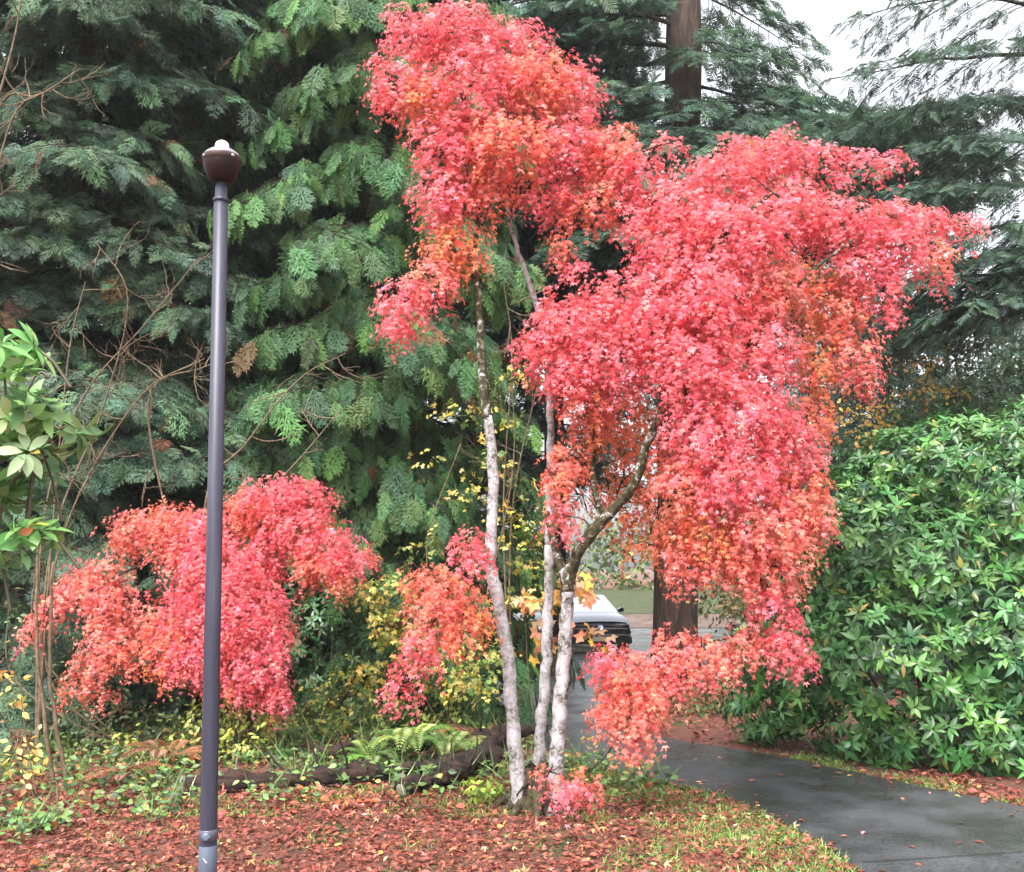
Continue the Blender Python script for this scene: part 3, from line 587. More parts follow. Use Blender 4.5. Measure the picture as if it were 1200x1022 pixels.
def whorled(name, label, cat, foot, lumps, Y, leaf, dens, cols, seed, wid=1.0, nleaf=8, stems=(), tmpl=None, srad=.03, group=None, mat='glossy_leaf', bark='twig', up=.35, tip_up=.25, odd=None):
    """rhododendron-like shrub: rosettes of long leaves over the surface of lumps"""
    r = np.random.default_rng(seed); root = thing(name, label, cat, foot, group)
    EL = []
    for (px, py, rx, ry, dY) in lumps:
        c = at(px, py, Y + dY); s = vs(c); EL.append((c, A3(rx * s, max(.2, .55 * (rx + ry) * s), ry * s)))
    mb = MB()
    for c, a in EL:
        area = 4 * np.pi * ((a[0] * a[1]) ** 1.6 / 3 + (a[0] * a[2]) ** 1.6 / 3 + (a[1] * a[2]) ** 1.6 / 3) ** (1 / 1.6)
        n = int(area * dens); d = nrm(r.standard_normal((n, 3))); d = d[(d[:, 1] < .55)]; n = len(d)
        rr = np.where(r.random(n) < .56, 1.0, r.uniform(.5, .95, n))[:, None] * (1 + .07 * r.standard_normal((n, 1)) + .13 * np.sin(d[:, :1] * 8 + c[0] * 5) * np.sin(d[:, 2:] * 7 + c[2]))
        P = c + d * a * rr; ax = nrm(d / a * .3 + d * A3(.8, .8, .6) + A3(0, 0, up) + .22 * r.standard_normal((n, 3)))
        ok = np.ones(n, bool)
        for c2, a2 in EL:
            if c2 is c: continue
            ok &= (((P - c2) / (a2 * .86)) ** 2).sum(1) > 1
        ok &= P[:, 2] > hgt(P[:, 0], P[:, 1]) + .02
        P, ax = P[ok], ax[ok]; n = len(P)
        if n == 0: continue
        u = nrm(np.cross(ax, A3(.3, .2, 1))); v = np.cross(ax, u); pc = palette(cols, n, None, .22, r)
        def LC(pc):
            q_ = np.clip(pc * (1 + .16 * r.standard_normal((n, 1))), .004, .9)
            if odd: kk = r.random(n) < odd[0]; q_[kk] = palette(odd[1], kk.sum(), None, .15, r)
            return q_
        off = r.uniform(0, 6.28, n); sz = leaf * r.uniform(.75, 1.15, n)
        for k in range(nleaf):
            ang = off + 2 * np.pi * k / nleaf + r.normal(0, .28, n); el = r.normal(tip_up, .38, n)[:, None]
            rd = np.cos(ang)[:, None] * u + np.sin(ang)[:, None] * v
            xx = rd + ax * el; zz_ = ax - rd * el
            inst(mb, tmpl or T_RHODO, P + rd * .01, xx, zz_, sz * r.uniform(.6, 1.15, n), LC(pc), SY=sz * wid * r.uniform(.85, 1.15, n), smooth=True)
        for k in range(0, n, 6):
            tube(mb, smooth_path([P[k] - ax[k] * .16 - A3(0, 0, .10), P[k] - ax[k] * .07, P[k]], 4), [.006, .005, .004, .003], 4, (.10, .08, .05), cap=False)
    for k, pl in enumerate(stems):
        s_ = MB(); P = smooth_path([foot - A3(0, 0, .04)] + [at(px, py, Y + dy) for px, py, dy in pl], 16); tube(s_, P, np.linspace(srad, srad * .4, 16), 7, wob=.2); s_.build('stem', M[bark], root)
    mb.build('foliage', M[mat], root)
    return root

# big rhododendron on the right, beside the path
RH = [(.062, .175, .047), (.045, .13, .04), (.08, .21, .055), (.03, .088, .032), (.135, .28, .075)]
foot = gp(1090, 912); foot[1] += .9; foot[2] = hgt(foot[0], foot[1])
BIG = [(1120, 560, 110, 70, .7), (1045, 585, 64, 55, .8), (1190, 620, 90, 110, .2), (1010, 640, 80, 80, .4), (1090, 670, 90, 80, .1), (960, 690, 60, 60, .6), (1160, 760, 90, 90, -.1), (1040, 770, 90, 80, .0), (950, 780, 60, 60, .5), (1100, 850, 80, 60, -.1), (1190, 870, 70, 55, -.3), (1010, 850, 55, 45, .2), (1270, 720, 90, 200, -.1), (920, 820, 36, 40, .6), (898, 770, 34, 44, .9), (890, 835, 34, 34, .9), (1060, 895, 36, 24, -.1), (1230, 530, 70, 60, .5)]
whorled('rhododendron', 'huge glossy green rhododendron bush overhanging the right side of the path', 'shrub', foot, BIG, foot[1] - .3, .104, 118, RH, 101, wid=1.0, nleaf=9, stems=[[(1080, 840, .3), (1060, 720, .3)], [(1130, 830, .3), (1180, 700, .3)], [(1050, 850, .4), (990, 740, .5)]], odd=(.018, [(.26, .24, .05), (.34, .28, .08), (.24, .17, .05)]))
foot = gp(1000, 840); foot[1] += 3; foot[2] = hgt(foot[0], foot[1])
whorled('evergreen_shrub', 'finer-leaved green shrub rising behind the top of the rhododendron', 'shrub', foot, [(1030, 528, 50, 34, 0), (1085, 512, 56, 34, .1), (988, 572, 34, 44, .1), (1150, 480, 60, 40, .2), (1215, 470, 50, 60, .2), (980, 610, 40, 60, .2)], foot[1], .11, 60, [(.05, .12, .045), (.065, .15, .055), (.08, .17, .07)], 102, nleaf=7, stems=[[(1030, 640, 0), (1040, 560, 0)]])
# the near rhododendron at the left edge
foot = gp(30, 1000); foot = A3(at(-60, 600, 3.3)[0], 3.3, 0)
whorled('rhododendron', 'near pale-leaved rhododendron reaching in at the left edge', 'shrub', foot, [(5, 420, 30, 20, 0), (42, 412, 10, 6, .05), (58, 455, 18, 12, -.05), (20, 492, 40, 24, .05), (70, 490, 20, 12, .1), (58, 540, 18, 14, .1), (-10, 545, 44, 30, 0), (30, 572, 28, 18, .1), (104, 512, 6, 6, 0), (10, 642, 34, 16, 0), (58, 625, 14, 9, .05), (-60, 500, 60, 100, .1)], 3.2, .090, 95,
        [(.20, .38, .15), (.15, .31, .11), (.34, .48, .26), (.22, .38, .12), (.11, .25, .09)], 103, wid=.95, nleaf=8, tmpl=T_OBOV, srad=.009, up=1.1, stems=[[(-20, 700, 0), (10, 560, 0), (20, 450, 0)], [(-30, 760, 0), (-10, 660, 0), (60, 620, .05)], [(-10, 640, .0), (50, 540, .0), (100, 513, 0)]], tip_up=.05, odd=(.012, [(.5, .16, .08), (.42, .34, .07)]))

YEL = [(.50, .38, .07), (.58, .46, .13), (.36, .35, .08), (.24, .30, .07), (.15, .24, .06)]
YG = [(.45, .48, .10), (.36, .42, .09), (.55, .52, .15), (.22, .32, .07)]
MG = [(.07, .14, .04), (.10, .18, .05), (.05, .10, .035)]
def ft(px, py, dy=0):
    p = gp(px, py); p[1] += dy; p[2] = hgt(p[0], p[1]); return p
f = ft(205, 905, .5)
leafy('yellow_shrub', 'pale yellow-green shrub low behind the lamp post, under the weeping maple', 'shrub', f, [[(235, 860, 0), (260, 820, 0)], [(215, 870, 0), (190, 850, 0)], [(255, 880, 0), (300, 850, -.1)]], [(245, 835, 34, 22, 0), (285, 860, 32, 26, -.1), (225, 870, 26, 22, 0), (300, 835, 26, 20, 0), (145, 865, 16, 8, 0), (175, 880, 28, 9, -.1), (265, 890, 26, 16, -.1), (100, 912, 26, 8, -.2)], f[1], T_OVAL, .05, 280, YG, 111, r0=.008, nrmup=1.2)
f = ft(520, 880, .7)
leafy('vine_maple', 'straggling vine maple with scattered yellow leaves left of the white trunks', 'tree', f, [[(520, 760, 0), (500, 640, .1), (540, 520, .1)], [(560, 740, 0), (600, 560, 0), (600, 430, .2)], [(480, 780, 0), (445, 700, 0)]],
      [(600, 440, 28, 16, .1, .5), (545, 480, 40, 12, .1, .5), (590, 500, 26, 14, .1, .35), (500, 540, 20, 20, .1, .25), (530, 590, 24, 24, .1, .25), (600, 600, 18, 24, .1, .3), (500, 640, 30, 18, .1, .3), (455, 700, 24, 26, -.1, .8), (480, 745, 40, 18, -.1, .9), (560, 765, 40, 20, -.1, .8), (530, 800, 44, 22, -.2, .8), (580, 720, 20, 30, 0, .6), (610, 690, 24, 24, 0, .5), (530, 840, 30, 18, -.2, .5), (620, 560, 14, 16, .1, .4), (440, 690, 26, 20, -.2, 1), (465, 730, 30, 24, -.3, 1), (500, 770, 40, 22, -.3, 1), (555, 800, 30, 20, -.3, 1), (430, 790, 34, 24, -.2, .8), (610, 640, 30, 40, .1, .5), (575, 560, 30, 40, .1, .35)], f[1], T_BIGMAPLE, .044, 170, YEL, 112, r0=.012)
f = ft(640, 870, 2.6)
leafy('green_maple', 'green-leaved maple sapling seen between the white trunks', 'tree', f, [[(620, 760, 0), (610, 650, 0)], [(640, 740, 0), (600, 640, 0)]], [(610, 640, 36, 26, 0), (590, 690, 34, 26, 0), (630, 680, 26, 30, .1), (560, 660, 30, 30, .2), (600, 735, 30, 20, 0, .8), (620, 600, 24, 22, .1, .7)], f[1], T_BIGMAPLE, .075, 170, [(.13, .25, .06), (.17, .30, .08), (.10, .19, .05), (.34, .32, .07)], 113, r0=.012)
f = ft(640, 905, 1.0)
leafy('sapling', 'thin sapling with large peach-coloured leaves around the fork of the maple', 'plant', f, [[(640, 800, 0), (672, 690, 0)], [(620, 800, 0), (615, 700, 0)]], [(682, 682, 15, 16, 0), (660, 690, 9, 14, 0), (615, 700, 16, 12, 0, .8), (635, 745, 8, 8, 0, .8), (690, 745, 9, 9, 0, .7)], f[1], T_BIGMAPLE, .085, 120, [(.80, .42, .20), (.78, .50, .28), (.80, .45, .08), (.7, .30, .18)], 114, r0=.006)
f = ft(720, 905, .1)
leafy('yellow_seedling', 'low seedling with yellow-tan leaves beside the path at the maple foot', 'plant', f, [[(715, 890, 0), (720, 870, 0)]], [(722, 882, 26, 9, 0, .8), (740, 890, 12, 8, 0, .8), (700, 862, 14, 8, .1, .5)], f[1], T_OVAL, .05, 130, [(.6, .42, .14), (.55, .45, .22), (.5, .32, .08)], 115, r0=.004)
f = ft(395, 880, 1.4)
whorled('evergreen_shrub', 'dark green leafy shrub just right of the weeping maple', 'shrub', f, [(350, 850, 40, 26, 0), (420, 830, 40, 30, 0), (340, 700, 30, 30, .3), (390, 725, 40, 34, 0), (360, 760, 34, 34, .1), (420, 760, 30, 30, .1), (400, 690, 28, 20, .2), (380, 800, 40, 30, .1), (440, 720, 20, 26, .2)], f[1], .09, 75, [(.09, .19, .09), (.12, .23, .11), (.07, .15, .07)], 116, nleaf=6, stems=[[(390, 820, 0), (390, 740, 0)], [(370, 830, 0), (420, 760, 0)]])
f = ft(330, 890, 1.0)
leafy('understorey_shrub', 'tangled yellowing shrub of thin leaning stems above the fallen log', 'shrub', f, [[(370, 860, 0), (430, 780, 0)], [(400, 860, 0), (440, 820, 0)], [(345, 850, .1), (370, 800, .1)], [(450, 850, 0), (500, 800, 0)]], [(370, 845, 40, 24, 0, .8), (430, 840, 44, 26, 0, .7), (470, 815, 30, 20, 0, .6), (385, 805, 26, 20, 0, .7), (345, 880, 30, 12, -.1), (500, 850, 24, 20, .1, .6)], f[1], T_OVAL, .055, 220, [(.22, .30, .07), (.36, .38, .09), (.13, .21, .055), (.5, .45, .10)], 117, r0=.010)
f = ft(60, 930, 1.6)
leafy('understorey_shrub', 'loose dark shrub with tan stems beneath the left end of the weeping maple', 'shrub', f, [[(45, 760, 0), (45, 640, 0)], [(60, 800, 0), (62, 680, 0)], [(20, 800, 0), (10, 700, 0)], [(100, 860, 0), (160, 820, 0)]], [(60, 840, 60, 36, 0, .5), (140, 850, 50, 36, .1, .6), (20, 740, 40, 50, .2, .4), (200, 850, 40, 36, .2, .6), (100, 800, 50, 40, .3, .5), (20, 880, 40, 26, -.2, .5)], f[1], T_OVAL, .055, 170, [(.10, .16, .07), (.14, .18, .08), (.22, .17, .09), (.08, .13, .07)], 118, r0=.012)
f = ft(20, 950, .3)
leafy('yellow_sapling', 'spindly sapling with a few yellow leaves at the lower left edge', 'plant', f, [[(30, 860, 0), (22, 790, 0)], [(25, 900, 0), (10, 860, 0)]], [(22, 797, 20, 6, 0, .8), (12, 825, 12, 5, 0, .6), (15, 890, 18, 7, 0, .8), (35, 905, 10, 6, 0, .6), (15, 875, 12, 5, 0, .6)], f[1], T_OVAL, .062, 110, [(.62, .47, .12), (.7, .42, .14), (.6, .5, .12)], 119, r0=.006)
f = ft(735, 800, 24)
f = A3(X_at(760, 48), 48, float(hgt(0, 48)))
leafy('broadleaf_tree', 'green hedge-like tree on the grass bank beyond the parked car', 'tree', f, [[(770, 670, 0), (770, 630, 0)], [(720, 670, 0), (700, 640, 0)]], [(700, 670, 40, 26, 0), (760, 665, 46, 30, -.5), (820, 665, 40, 32, 0), (740, 625, 50, 30, .5), (810, 615, 50, 34, .5), (680, 630, 40, 30, .5), (860, 640, 40, 50, 0), (640, 660, 40, 40, 0), (600, 640, 40, 50, .5)], 48, T_DIAMOND, .34, 7, [(.09, .16, .05), (.12, .20, .06), (.07, .12, .05), (.25, .26, .07)], 120, r0=.12)
f = A3(X_at(780, 20), 20, float(hgt(0, 20)))
leafy('broadleaf_tree', 'olive and tan leafed tree behind the mossy limb of the tall maple', 'tree', f, [[(775, 690, 0), (760, 600, 0)]], [(735, 640, 26, 20, 0, .6), (700, 560, 30, 40, 0, .6), (760, 590, 30, 40, 0, .6), (840, 690, 24, 40, .3, .8), (745, 520, 40, 40, 0, .5), (820, 640, 36, 36, .5, .8), (640, 520, 26, 60, .5, .6)], 20, T_DIAMOND, .15, 26, [(.16, .17, .05), (.28, .20, .06), (.09, .13, .05), (.3, .16, .05)], 121, r0=.07)
f = A3(X_at(860, 12), 12, float(hgt(0, 12)))
leafy('understorey_shrub', 'brown-green shrub at the path bend below the fir trunk', 'shrub', f, [[(850, 800, 0), (850, 760, 0)], [(820, 810, 0), (800, 780, 0)]], [(850, 790, 40, 40, 0), (820, 820, 40, 26, -.2), (880, 730, 34, 50, .2), (850, 700, 30, 30, .4), (890, 840, 30, 20, -.2), (800, 850, 26, 12, -.3), (850, 845, 40, 14, -.5, .8), (790, 825, 24, 24, -.1), (870, 800, 34, 40, -.2)], 12, T_OVAL, .065, 190, [(.08, .12, .04), (.16, .10, .045), (.10, .14, .05), (.20, .13, .06)], 122, r0=.014)
f = A3(X_at(1120, 16), 16, float(hgt(0, 16)))
leafy('willow', 'soft grey-green leafy tree above the rhododendron at the right edge', 'tree', f, [[(1130, 520, 0), (1120, 420, 0)], [(1160, 520, 0), (1190, 400, 0)]], [(1150, 390, 44, 40, 0), (1195, 370, 36, 44, 0), (1175, 430, 40, 36, -.2), (1060, 400, 40, 40, .3, .8), (1215, 440, 40, 50, -.1), (1030, 450, 36, 30, .2, .7), (1090, 380, 50, 40, .5, .8), (1140, 460, 60, 30, .4), (1060, 470, 50, 30, .5)], 16, T_DIAMOND, .10, 130, [(.13, .19, .13), (.16, .22, .15), (.09, .14, .09)], 123, r0=.06)
f = A3(X_at(1090, 14), 14, float(hgt(0, 14)))
leafy('yellow_tree', 'thin tree with loose golden yellow leaves between the maple and the willow', 'tree', f, [[(1080, 520, 0), (1095, 400, 0)]], [(1110, 390, 26, 18, 0, .6), (1085, 425, 26, 16, 0, .7), (1090, 460, 36, 14, 0, .8), (1010, 480, 40, 18, 0, .8), (1050, 350, 12, 16, 0, .4), (1020, 510, 30, 12, 0, .8)], 14, T_OVAL, .085, 80, [(.6, .42, .08), (.66, .5, .16), (.5, .30, .07)], 124, r0=.03)

# ------------------------------------------------------------------ BARE BRANCHES
def grow(mb, p, d, L, rr, depth, r, spread=.55, c=(.5, .5, .5), curl=.22, up=.08, kids=(2, 4)):
    n = 6; P = [p]; q = p.copy(); dd = d.copy()
    for k in range(n):
        dd = nrm(dd + curl * r.standard_normal(3) * .6 + A3(0, 0, up)); q = q + dd * L / n; P.append(q)
    P = np.array(P); tube(mb, P, np.linspace(rr, rr * .5, n + 1), 5 if rr > .006 else 4, c, cap=False)
    if depth > 0:
        for k in range(r.integers(kids[0], kids[1] + 1)):
            i = r.integers(2, n + 1); nd = nrm(dd + spread * r.standard_normal(3) * A3(1, .7, 1))
            grow(mb, P[i], nd, L * r.uniform(.5, .8), rr * .55, depth - 1, r, spread, c, curl, up, kids)
def bare(name, label, cat, foot, lines, Y, rr, depth, seed, mat, Lf=.5, up=.05, spread=.55, group=None):
    r = np.random.default_rng(seed); root = thing(name, label, cat, foot, group)
    for pl in lines:
        mb = MB()
        P = smooth_path([foot] + [at(px, py, Y + dy) for px, py, dy in pl], 24); tube(mb, P, np.linspace(rr, rr * .35, 24), 6, cap=False, wob=.2)
        for i in range(8, 24, 2):
            d = nrm(P[i] - P[i - 1] + .75 * r.standard_normal(3) * A3(1, .6, 1)); grow(mb, P[i], d, Lf * r.uniform(.6, 1.2), rr * .5, depth, r, spread, up=up)
        mb.build('limb', M[mat], root)
    return root
f = A3(X_at(60, 8.5), 8.5, 0)
bare('bare_shrub', 'leafless shrub of fanned tan twigs in front of the hemlock', 'shrub', f, [[(50, 620, 0), (95, 470, 0), (170, 380, -.1), (235, 300, -.1)], [(60, 640, 0), (120, 480, 0), (150, 350, -.2), (110, 280, -.2)], [(70, 640, 0), (160, 470, -.1), (240, 420, -.1)], [(60, 640, 0), (80, 420, .1), (100, 330, .1)]], 8.5, .011, 2, 201, 'twig', .38)
f = A3(X_at(290, 8.9), 8.9, 0)
bare('bare_shrub', 'long crooked bare boughs rising behind the lamp post over the weeping maple', 'shrub', f, [[(240, 600, 0), (290, 518, 0), (350, 445, -.1), (405, 414, -.2)], [(200, 620, 0), (175, 465, -.1), (235, 432, -.2), (260, 425, -.3)], [(240, 640, 0), (330, 560, -.2), (400, 480, -.2)]], 8.9, .013, 1, 202, 'twig', .30)
f = A3(X_at(-60, 8.6), 8.6, 0)
bare('bare_tree', 'grey bare limbs crossing in at the upper left edge', 'tree', f, [[(-40, 300, 0), (0, 125, 0), (45, 112, -.1), (95, 80, -.1)], [(-40, 300, 0), (20, 30, 0), (20, -40, 0)], [(-30, 400, 0), (10, 150, -.1), (70, 100, -.1)]], 8.6, .015, 1, 203, 'twig', .35)
f = A3(X_at(600, 9.6), 9.6, float(hgt(0, 9.6)))
bare('bare_shrub', 'thin bare twigs between the upper limbs of the tall maple', 'shrub', f, [[(590, 600, .2), (600, 420, .1), (590, 330, 0)], [(600, 600, .3), (640, 400, .2), (630, 310, .1)]], 9.6, .012, 2, 204, 'twig', .35)
for k, (px, py, top, lean, lab) in enumerate([(42, 935, 610, 5, 'slim tan sapling stem standing at the far left under the near rhododendron'), (58, 930, 660, 4, 'slim pale stem just right of its taller neighbour at the far left')]):
    p = ft(px, py, .3); mb = MB(); P = smooth_path([p - A3(0, 0, .05), at(px + lean * .4, (py + top) / 2, p[1]), at(px + lean, top, p[1])], 14); P[2:] += .006 * R.standard_normal((12, 3))
    tube(mb, P, np.linspace(.017, .009, 14), 6, wob=.2); o = mb.build('bare_sapling', M['twig']); tag(o, lab, 'sapling', 'bare sapling stems at the left')

# ------------------------------------------------------------------ LOGS, FERNS
def log(label, pts, rad_, seed, group='fallen logs at the wood edge'):
    r = np.random.default_rng(seed); P = smooth_path(pts, 44); n = len(P); P[:, 2] += .012 * r.standard_normal(n)
    root = thing('fallen_log', label, 'log', P[0], group); mb = MB()
    tube(mb, P, rad_ * (1 + .2 * np.sin(np.linspace(0, 17, n) + seed) + .12 * r.standard_normal(n)), 16, wob=.6); mb.build('bark', M['log'], root)
    m2 = MB(); d = nrm(P[0] - P[2]); lathe(m2, P[0] + d * .002, [(0.001, .012), (rad_ * .5, .010), (rad_ * .93, .0), (rad_ * .97, -.03)], 16, axis=d); m2.build('cut_end', M['cut_wood'], root)
    m3 = MB()
    for k in range(3):
        i = r.integers(8, 38); a = P[i] + A3(0, 0, rad_ * .6); grow(m3, a, nrm(r.standard_normal(3) * A3(1, .5, .3) + A3(0, -.3, .8)), r.uniform(.15, .35), .012, 0, r); m3.build('branch_stub', M['dark_twig'], root); m3 = MB()
    return root
a = gp(210, 930); b = gp(420, 920); c = gp(600, 905)
log('long dark rotting log across the wood edge, pale cut end by the lamp post', [a + A3(0, 0, .05), b + A3(0, 0, .06), c + A3(0, .1, .10)], .070, 301)
a = gp(365, 905); b = gp(500, 890); c = gp(640, 880)
log('thinner reddish log lying higher, behind the long rotting log', [a + A3(0, .1, .12), b + A3(0, 0, .13), c + A3(0, .1, .18)], .05, 302)
a = gp(470, 935); b = gp(545, 918); c = gp(600, 880)
log('short broken log slanting up toward the foot of the tall maple', [a + A3(0, 0, .05), b + A3(0, 0, .10), c + A3(0, 0, .20)], .062, 303)

def fern(name, label, p, nf, L, cols, seed, group=None, lift=.9, mat='leaf', az=None):
    r = np.random.default_rng(seed); mb = MB()
    for k in range(nf):
        a = rad(k * 360 / nf + r.uniform(-14, 14)) if az is None else rad(r.uniform(*az)); d = A3(math.cos(a), math.sin(a), 0); l = L * r.uniform(.7, 1.1); lf = lift * r.uniform(.7, 1.2)
        s = np.linspace(0, 1, 26); B = p + np.outer(s * l * .8, d); B[:, 2] += l * (lf * s - (lf * .85) * s ** 2.1)
        col = palette(cols, 1, None, .15, r)[0]; tube(mb, B[::3], np.linspace(.004, .001, len(B[::3])), 4, col * .7, cap=False)
        T = nrm(np.gradient(B, axis=0)); sd_ = nrm(np.cross(T, A3(0, 0, 1))); up_ = np.cross(sd_, T)
        wl = l * .17 * np.sin(np.pi * np.clip(.12 + s * .88, 0, 1)) ** .7
        for sg in (1, -1):
            inst(mb, T_DIAMOND, B[1:], sd_[1:] * sg + T[1:] * .35 - up_[1:] * .12, up_[1:] + .15 * r.standard_normal((25, 3)), wl[1:] + .004, np.clip(col * (1 + .15 * r.standard_normal((25, 1))), .004, .9), SY=np.full(25, l / 26 * 1.35))
    return tag(mb.build(name, M[mat]), label, 'fern', group)
GRN = [(.12, .22, .05), (.16, .27, .06), (.09, .17, .045)]
fern('sword_fern', 'bright sword fern with one upright frond, right of the understorey tangle', gp(475, 908) + A3(0, .3, .1), 11, .62, GRN + [(.3, .36, .10)], 311, 'ferns along the fallen logs', 1.3)
fern('sword_fern', 'broad low sword fern with fronds arching over the reddish log', gp(520, 905) + A3(0, .35, .05), 12, .60, [(.26, .32, .10), (.18, .26, .07)], 312, 'ferns along the fallen logs', .9)
fern('sword_fern', 'small sword fern left of the bright upright one', gp(430, 912) + A3(0, .3, .05), 9, .45, GRN, 313, 'ferns along the fallen logs', .9)
BRK = [(.20, .075, .035), (.26, .11, .05), (.15, .06, .03)]
for k, (px, py, L_, lab) in enumerate([(190, 905, .5, 'rust-brown dead bracken at the left end of the long log'), (140, 925, .45, 'rust-brown dead bracken among the green ground cover at the left'), (555, 880, .5, 'reddish dead bracken drooping over the logs left of the maple foot'), (300, 870, .5, 'brown dead bracken in the shade under the weeping maple'), (640, 905, .35, 'dead bracken tuft between the maple trunks')]):
    fern('bracken', lab, gp(px, py) + A3(0, .1, .05), 9, L_, BRK, 320 + k, 'dead bracken clumps', .8, 'dead_leaf')
f = gp(562, 940)
whorled('seedling', 'small bright lime-green seedling beside the log left of the maple foot', 'plant', f, [(562, 922, 20, 11, 0), (575, 926, 12, 8, 0)], f[1], .06, 140, [(.34, .46, .09), (.26, .38, .07)], 330, wid=1.4, nleaf=6)
for k, (px, py, rx, ry, lab) in enumerate([(405, 940, 22, 9, 'orange-brown dead leafy sprig on the litter in front of the long log'), (490, 935, 18, 8, 'brick-red dead sprig on the litter near the broken log'), (70, 1012, 30, 8, 'curled rust-brown dead frond in the lower left corner')]):
    f = gp(px, py + 4); leafy('dead_sprig', lab, 'plant', f, [[(px, py, 0)]], [(px, py, rx, ry, 0)], f[1], T_OVAL, .06, 260, [(.42, .10, .035), (.35, .12, .05), (.28, .07, .03)], 335 + k, 'dead_leaf', r0=.004)

# ------------------------------------------------------------------ GROUND COVER, LITTER, GRASS
def scatter(n, x0, x1, y0, y1, rng, path=False, test=None):
    x = rng.uniform(x0, x1, n); y = rng.uniform(y0, y1, n); k = onpath(x, y) if path else ~onpath(x, y)
    if test is not None: k &= test(x, y)
    return np.stack([x[k], y[k], hgt(x[k], y[k])], 1)
def pnoise(x, y, f=1.3, ph=0.): return np.sin(x * f * 2.1 + ph + 1.7 * np.sin(y * f * 1.3)) * np.sin(y * f * 2.7 + ph * 1.7 + 1.3 * np.sin(x * f * 1.9 + 1))
def to_px(P):
    x, y, z = P[:, 0], P[:, 1], P[:, 2] - CAMZ
    dep = y * CT + z * ST; v = -y * ST + z * CT
    return 600 + FPX * x / dep, 511 - FPX * v / dep
def edge_dist(P, E):
    D = np.full(len(P), 9.)
    for k in range(0, len(E), 1): D = np.minimum(D, np.hypot(P[:, 0] - E[k, 0], P[:, 1] - E[k, 1]))
    return D
rl = np.random.default_rng(401)
LIT = [(.20, .052, .036), (.28, .078, .05), (.14, .042, .03), (.34, .12, .07), (.23, .062, .042), (.10, .036, .028)]
LW = [.26, .2, .2, .1, .16, .08]
mb = MB()
P = scatter(46000, -4.2, 3.6, 4.1, 7.9, rl)
k = rl.random(len(P)) < np.clip(1.15 - .55 * np.clip(P[:, 1] - 6.6, 0, 2), .05, 1); P = P[k]; n = len(P)
P[:, 2] += rl.uniform(.002, .03, n)
C = palette(LIT, n, LW, .2, rl); kk = rl.random(n) < .025; C[kk] = palette([(.62, .22, .2), (.6, .45, .3), (.6, .3, .08)], kk.sum(), None, .15, rl)
X_ = rl.standard_normal((n, 3)) * A3(1, 1, .18); Z_ = A3(0, 0, 1) + .35 * rl.standard_normal((n, 3))
h = rl.random(n) < .65
inst(mb, palmate(droop=.35), P[h], X_[h], Z_[h], rl.uniform(.014, .032, h.sum()), C[h]); inst(mb, T_OVAL, P[~h], X_[~h], Z_[~h], rl.uniform(.025, .055, (~h).sum()), C[~h])
P = scatter(1100, -4.2, 3.4, 4.1, 7.6, rl); n = len(P); P[:, 2] += rl.uniform(.02, .045, n)
inst(mb, palmate(droop=.6), P, rl.standard_normal((n, 3)) * A3(1, 1, .25), A3(0, 0, 1) + .5 * rl.standard_normal((n, 3)), rl.uniform(.03, .055, n), palette(LIT + [(.5, .2, .08), (.55, .17, .14), (.45, .3, .14)], n, None, .2, rl))
P = scatter(260, -4, 3, 4.2, 7.6, rl)
for q in P:
    a_ = rl.uniform(0, 6.28); e_ = A3(math.cos(a_), math.sin(a_), rl.uniform(-.02, .1)) * rl.uniform(.05, .22); tube(mb, [q + A3(0, 0, .025), q + e_ * .5 + A3(0, 0, .03 + rl.uniform(0, .02)), q + e_ + A3(0, 0, .02)], [.004, .003, .002], 4, (.06, .04, .03), cap=False)
P = scatter(16000, -6, 9, 6.6, 16, rl); n = len(P); P[:, 2] += rl.uniform(.002, .04, n)
inst(mb, T_OVAL, P, rl.standard_normal((n, 3)) * A3(1, 1, .2), A3(0, 0, 1) + .4 * rl.standard_normal((n, 3)), rl.uniform(.035, .075, n), palette(LIT, n, LW, .2, rl))
mb.build('leaf_litter', M['dead_leaf'], kind='stuff')
mb = MB(); P = scatter(4200, -1, 9, 4.6, 12, rl, path=True); n = len(P); dd = np.minimum(edge_dist(P, PA), edge_dist(P, PB)); k = rl.random(n) < np.where(dd < .22, .85, .09); P = P[k]; n = len(P); P[:, 2] += .018 + rl.uniform(0, .008, n)
inst(mb, T_OVAL, P, rl.standard_normal((n, 3)) * A3(1, 1, .08), A3(0, 0, 1) + .15 * rl.standard_normal((n, 3)), rl.uniform(.035, .06, n), palette(LIT + [(.6, .35, .15), (.62, .2, .2)], n, None, .2, rl))
mb.build('scattered_leaves', M['dead_leaf'], kind='stuff')

GRS = [(.15, .28, .06), (.20, .34, .09), (.11, .21, .05), (.28, .36, .11)]
mb = MB(); P = scatter(75000, -2.6, 5.2, 4.2, 9, rl); px, py = to_px(P); da = edge_dist(P, PA); db = edge_dist(P, PB)
bank = (P[:, 0] > .35) & (P[:, 0] < 3) & (da < 1.35) & (db > .6)
pr = np.where(bank, np.clip(.9 - .62 * da + .45 * pnoise(P[:, 0], P[:, 1], 2.2), 0, 1), 0)
pr = np.where((db < .5) & (px > 760), np.clip(.45 - .9 * db + .35 * pnoise(P[:, 0], P[:, 1], 1.7, 2), 0, 1), pr)
pr = np.where((py < 965) & (py > 925) & (px < 640), np.clip(.25 + .4 * pnoise(P[:, 0], P[:, 1], 1.9, 1), 0, 1), pr)
pr = np.where((py >= 960) & (px < 980) & ~bank, np.clip(-.25 + .5 * pnoise(P[:, 0], P[:, 1], 2.6, 3), 0, .25), pr)
P = P[rl.random(len(P)) < pr * .75]; n = len(P); P[:, 2] -= .004
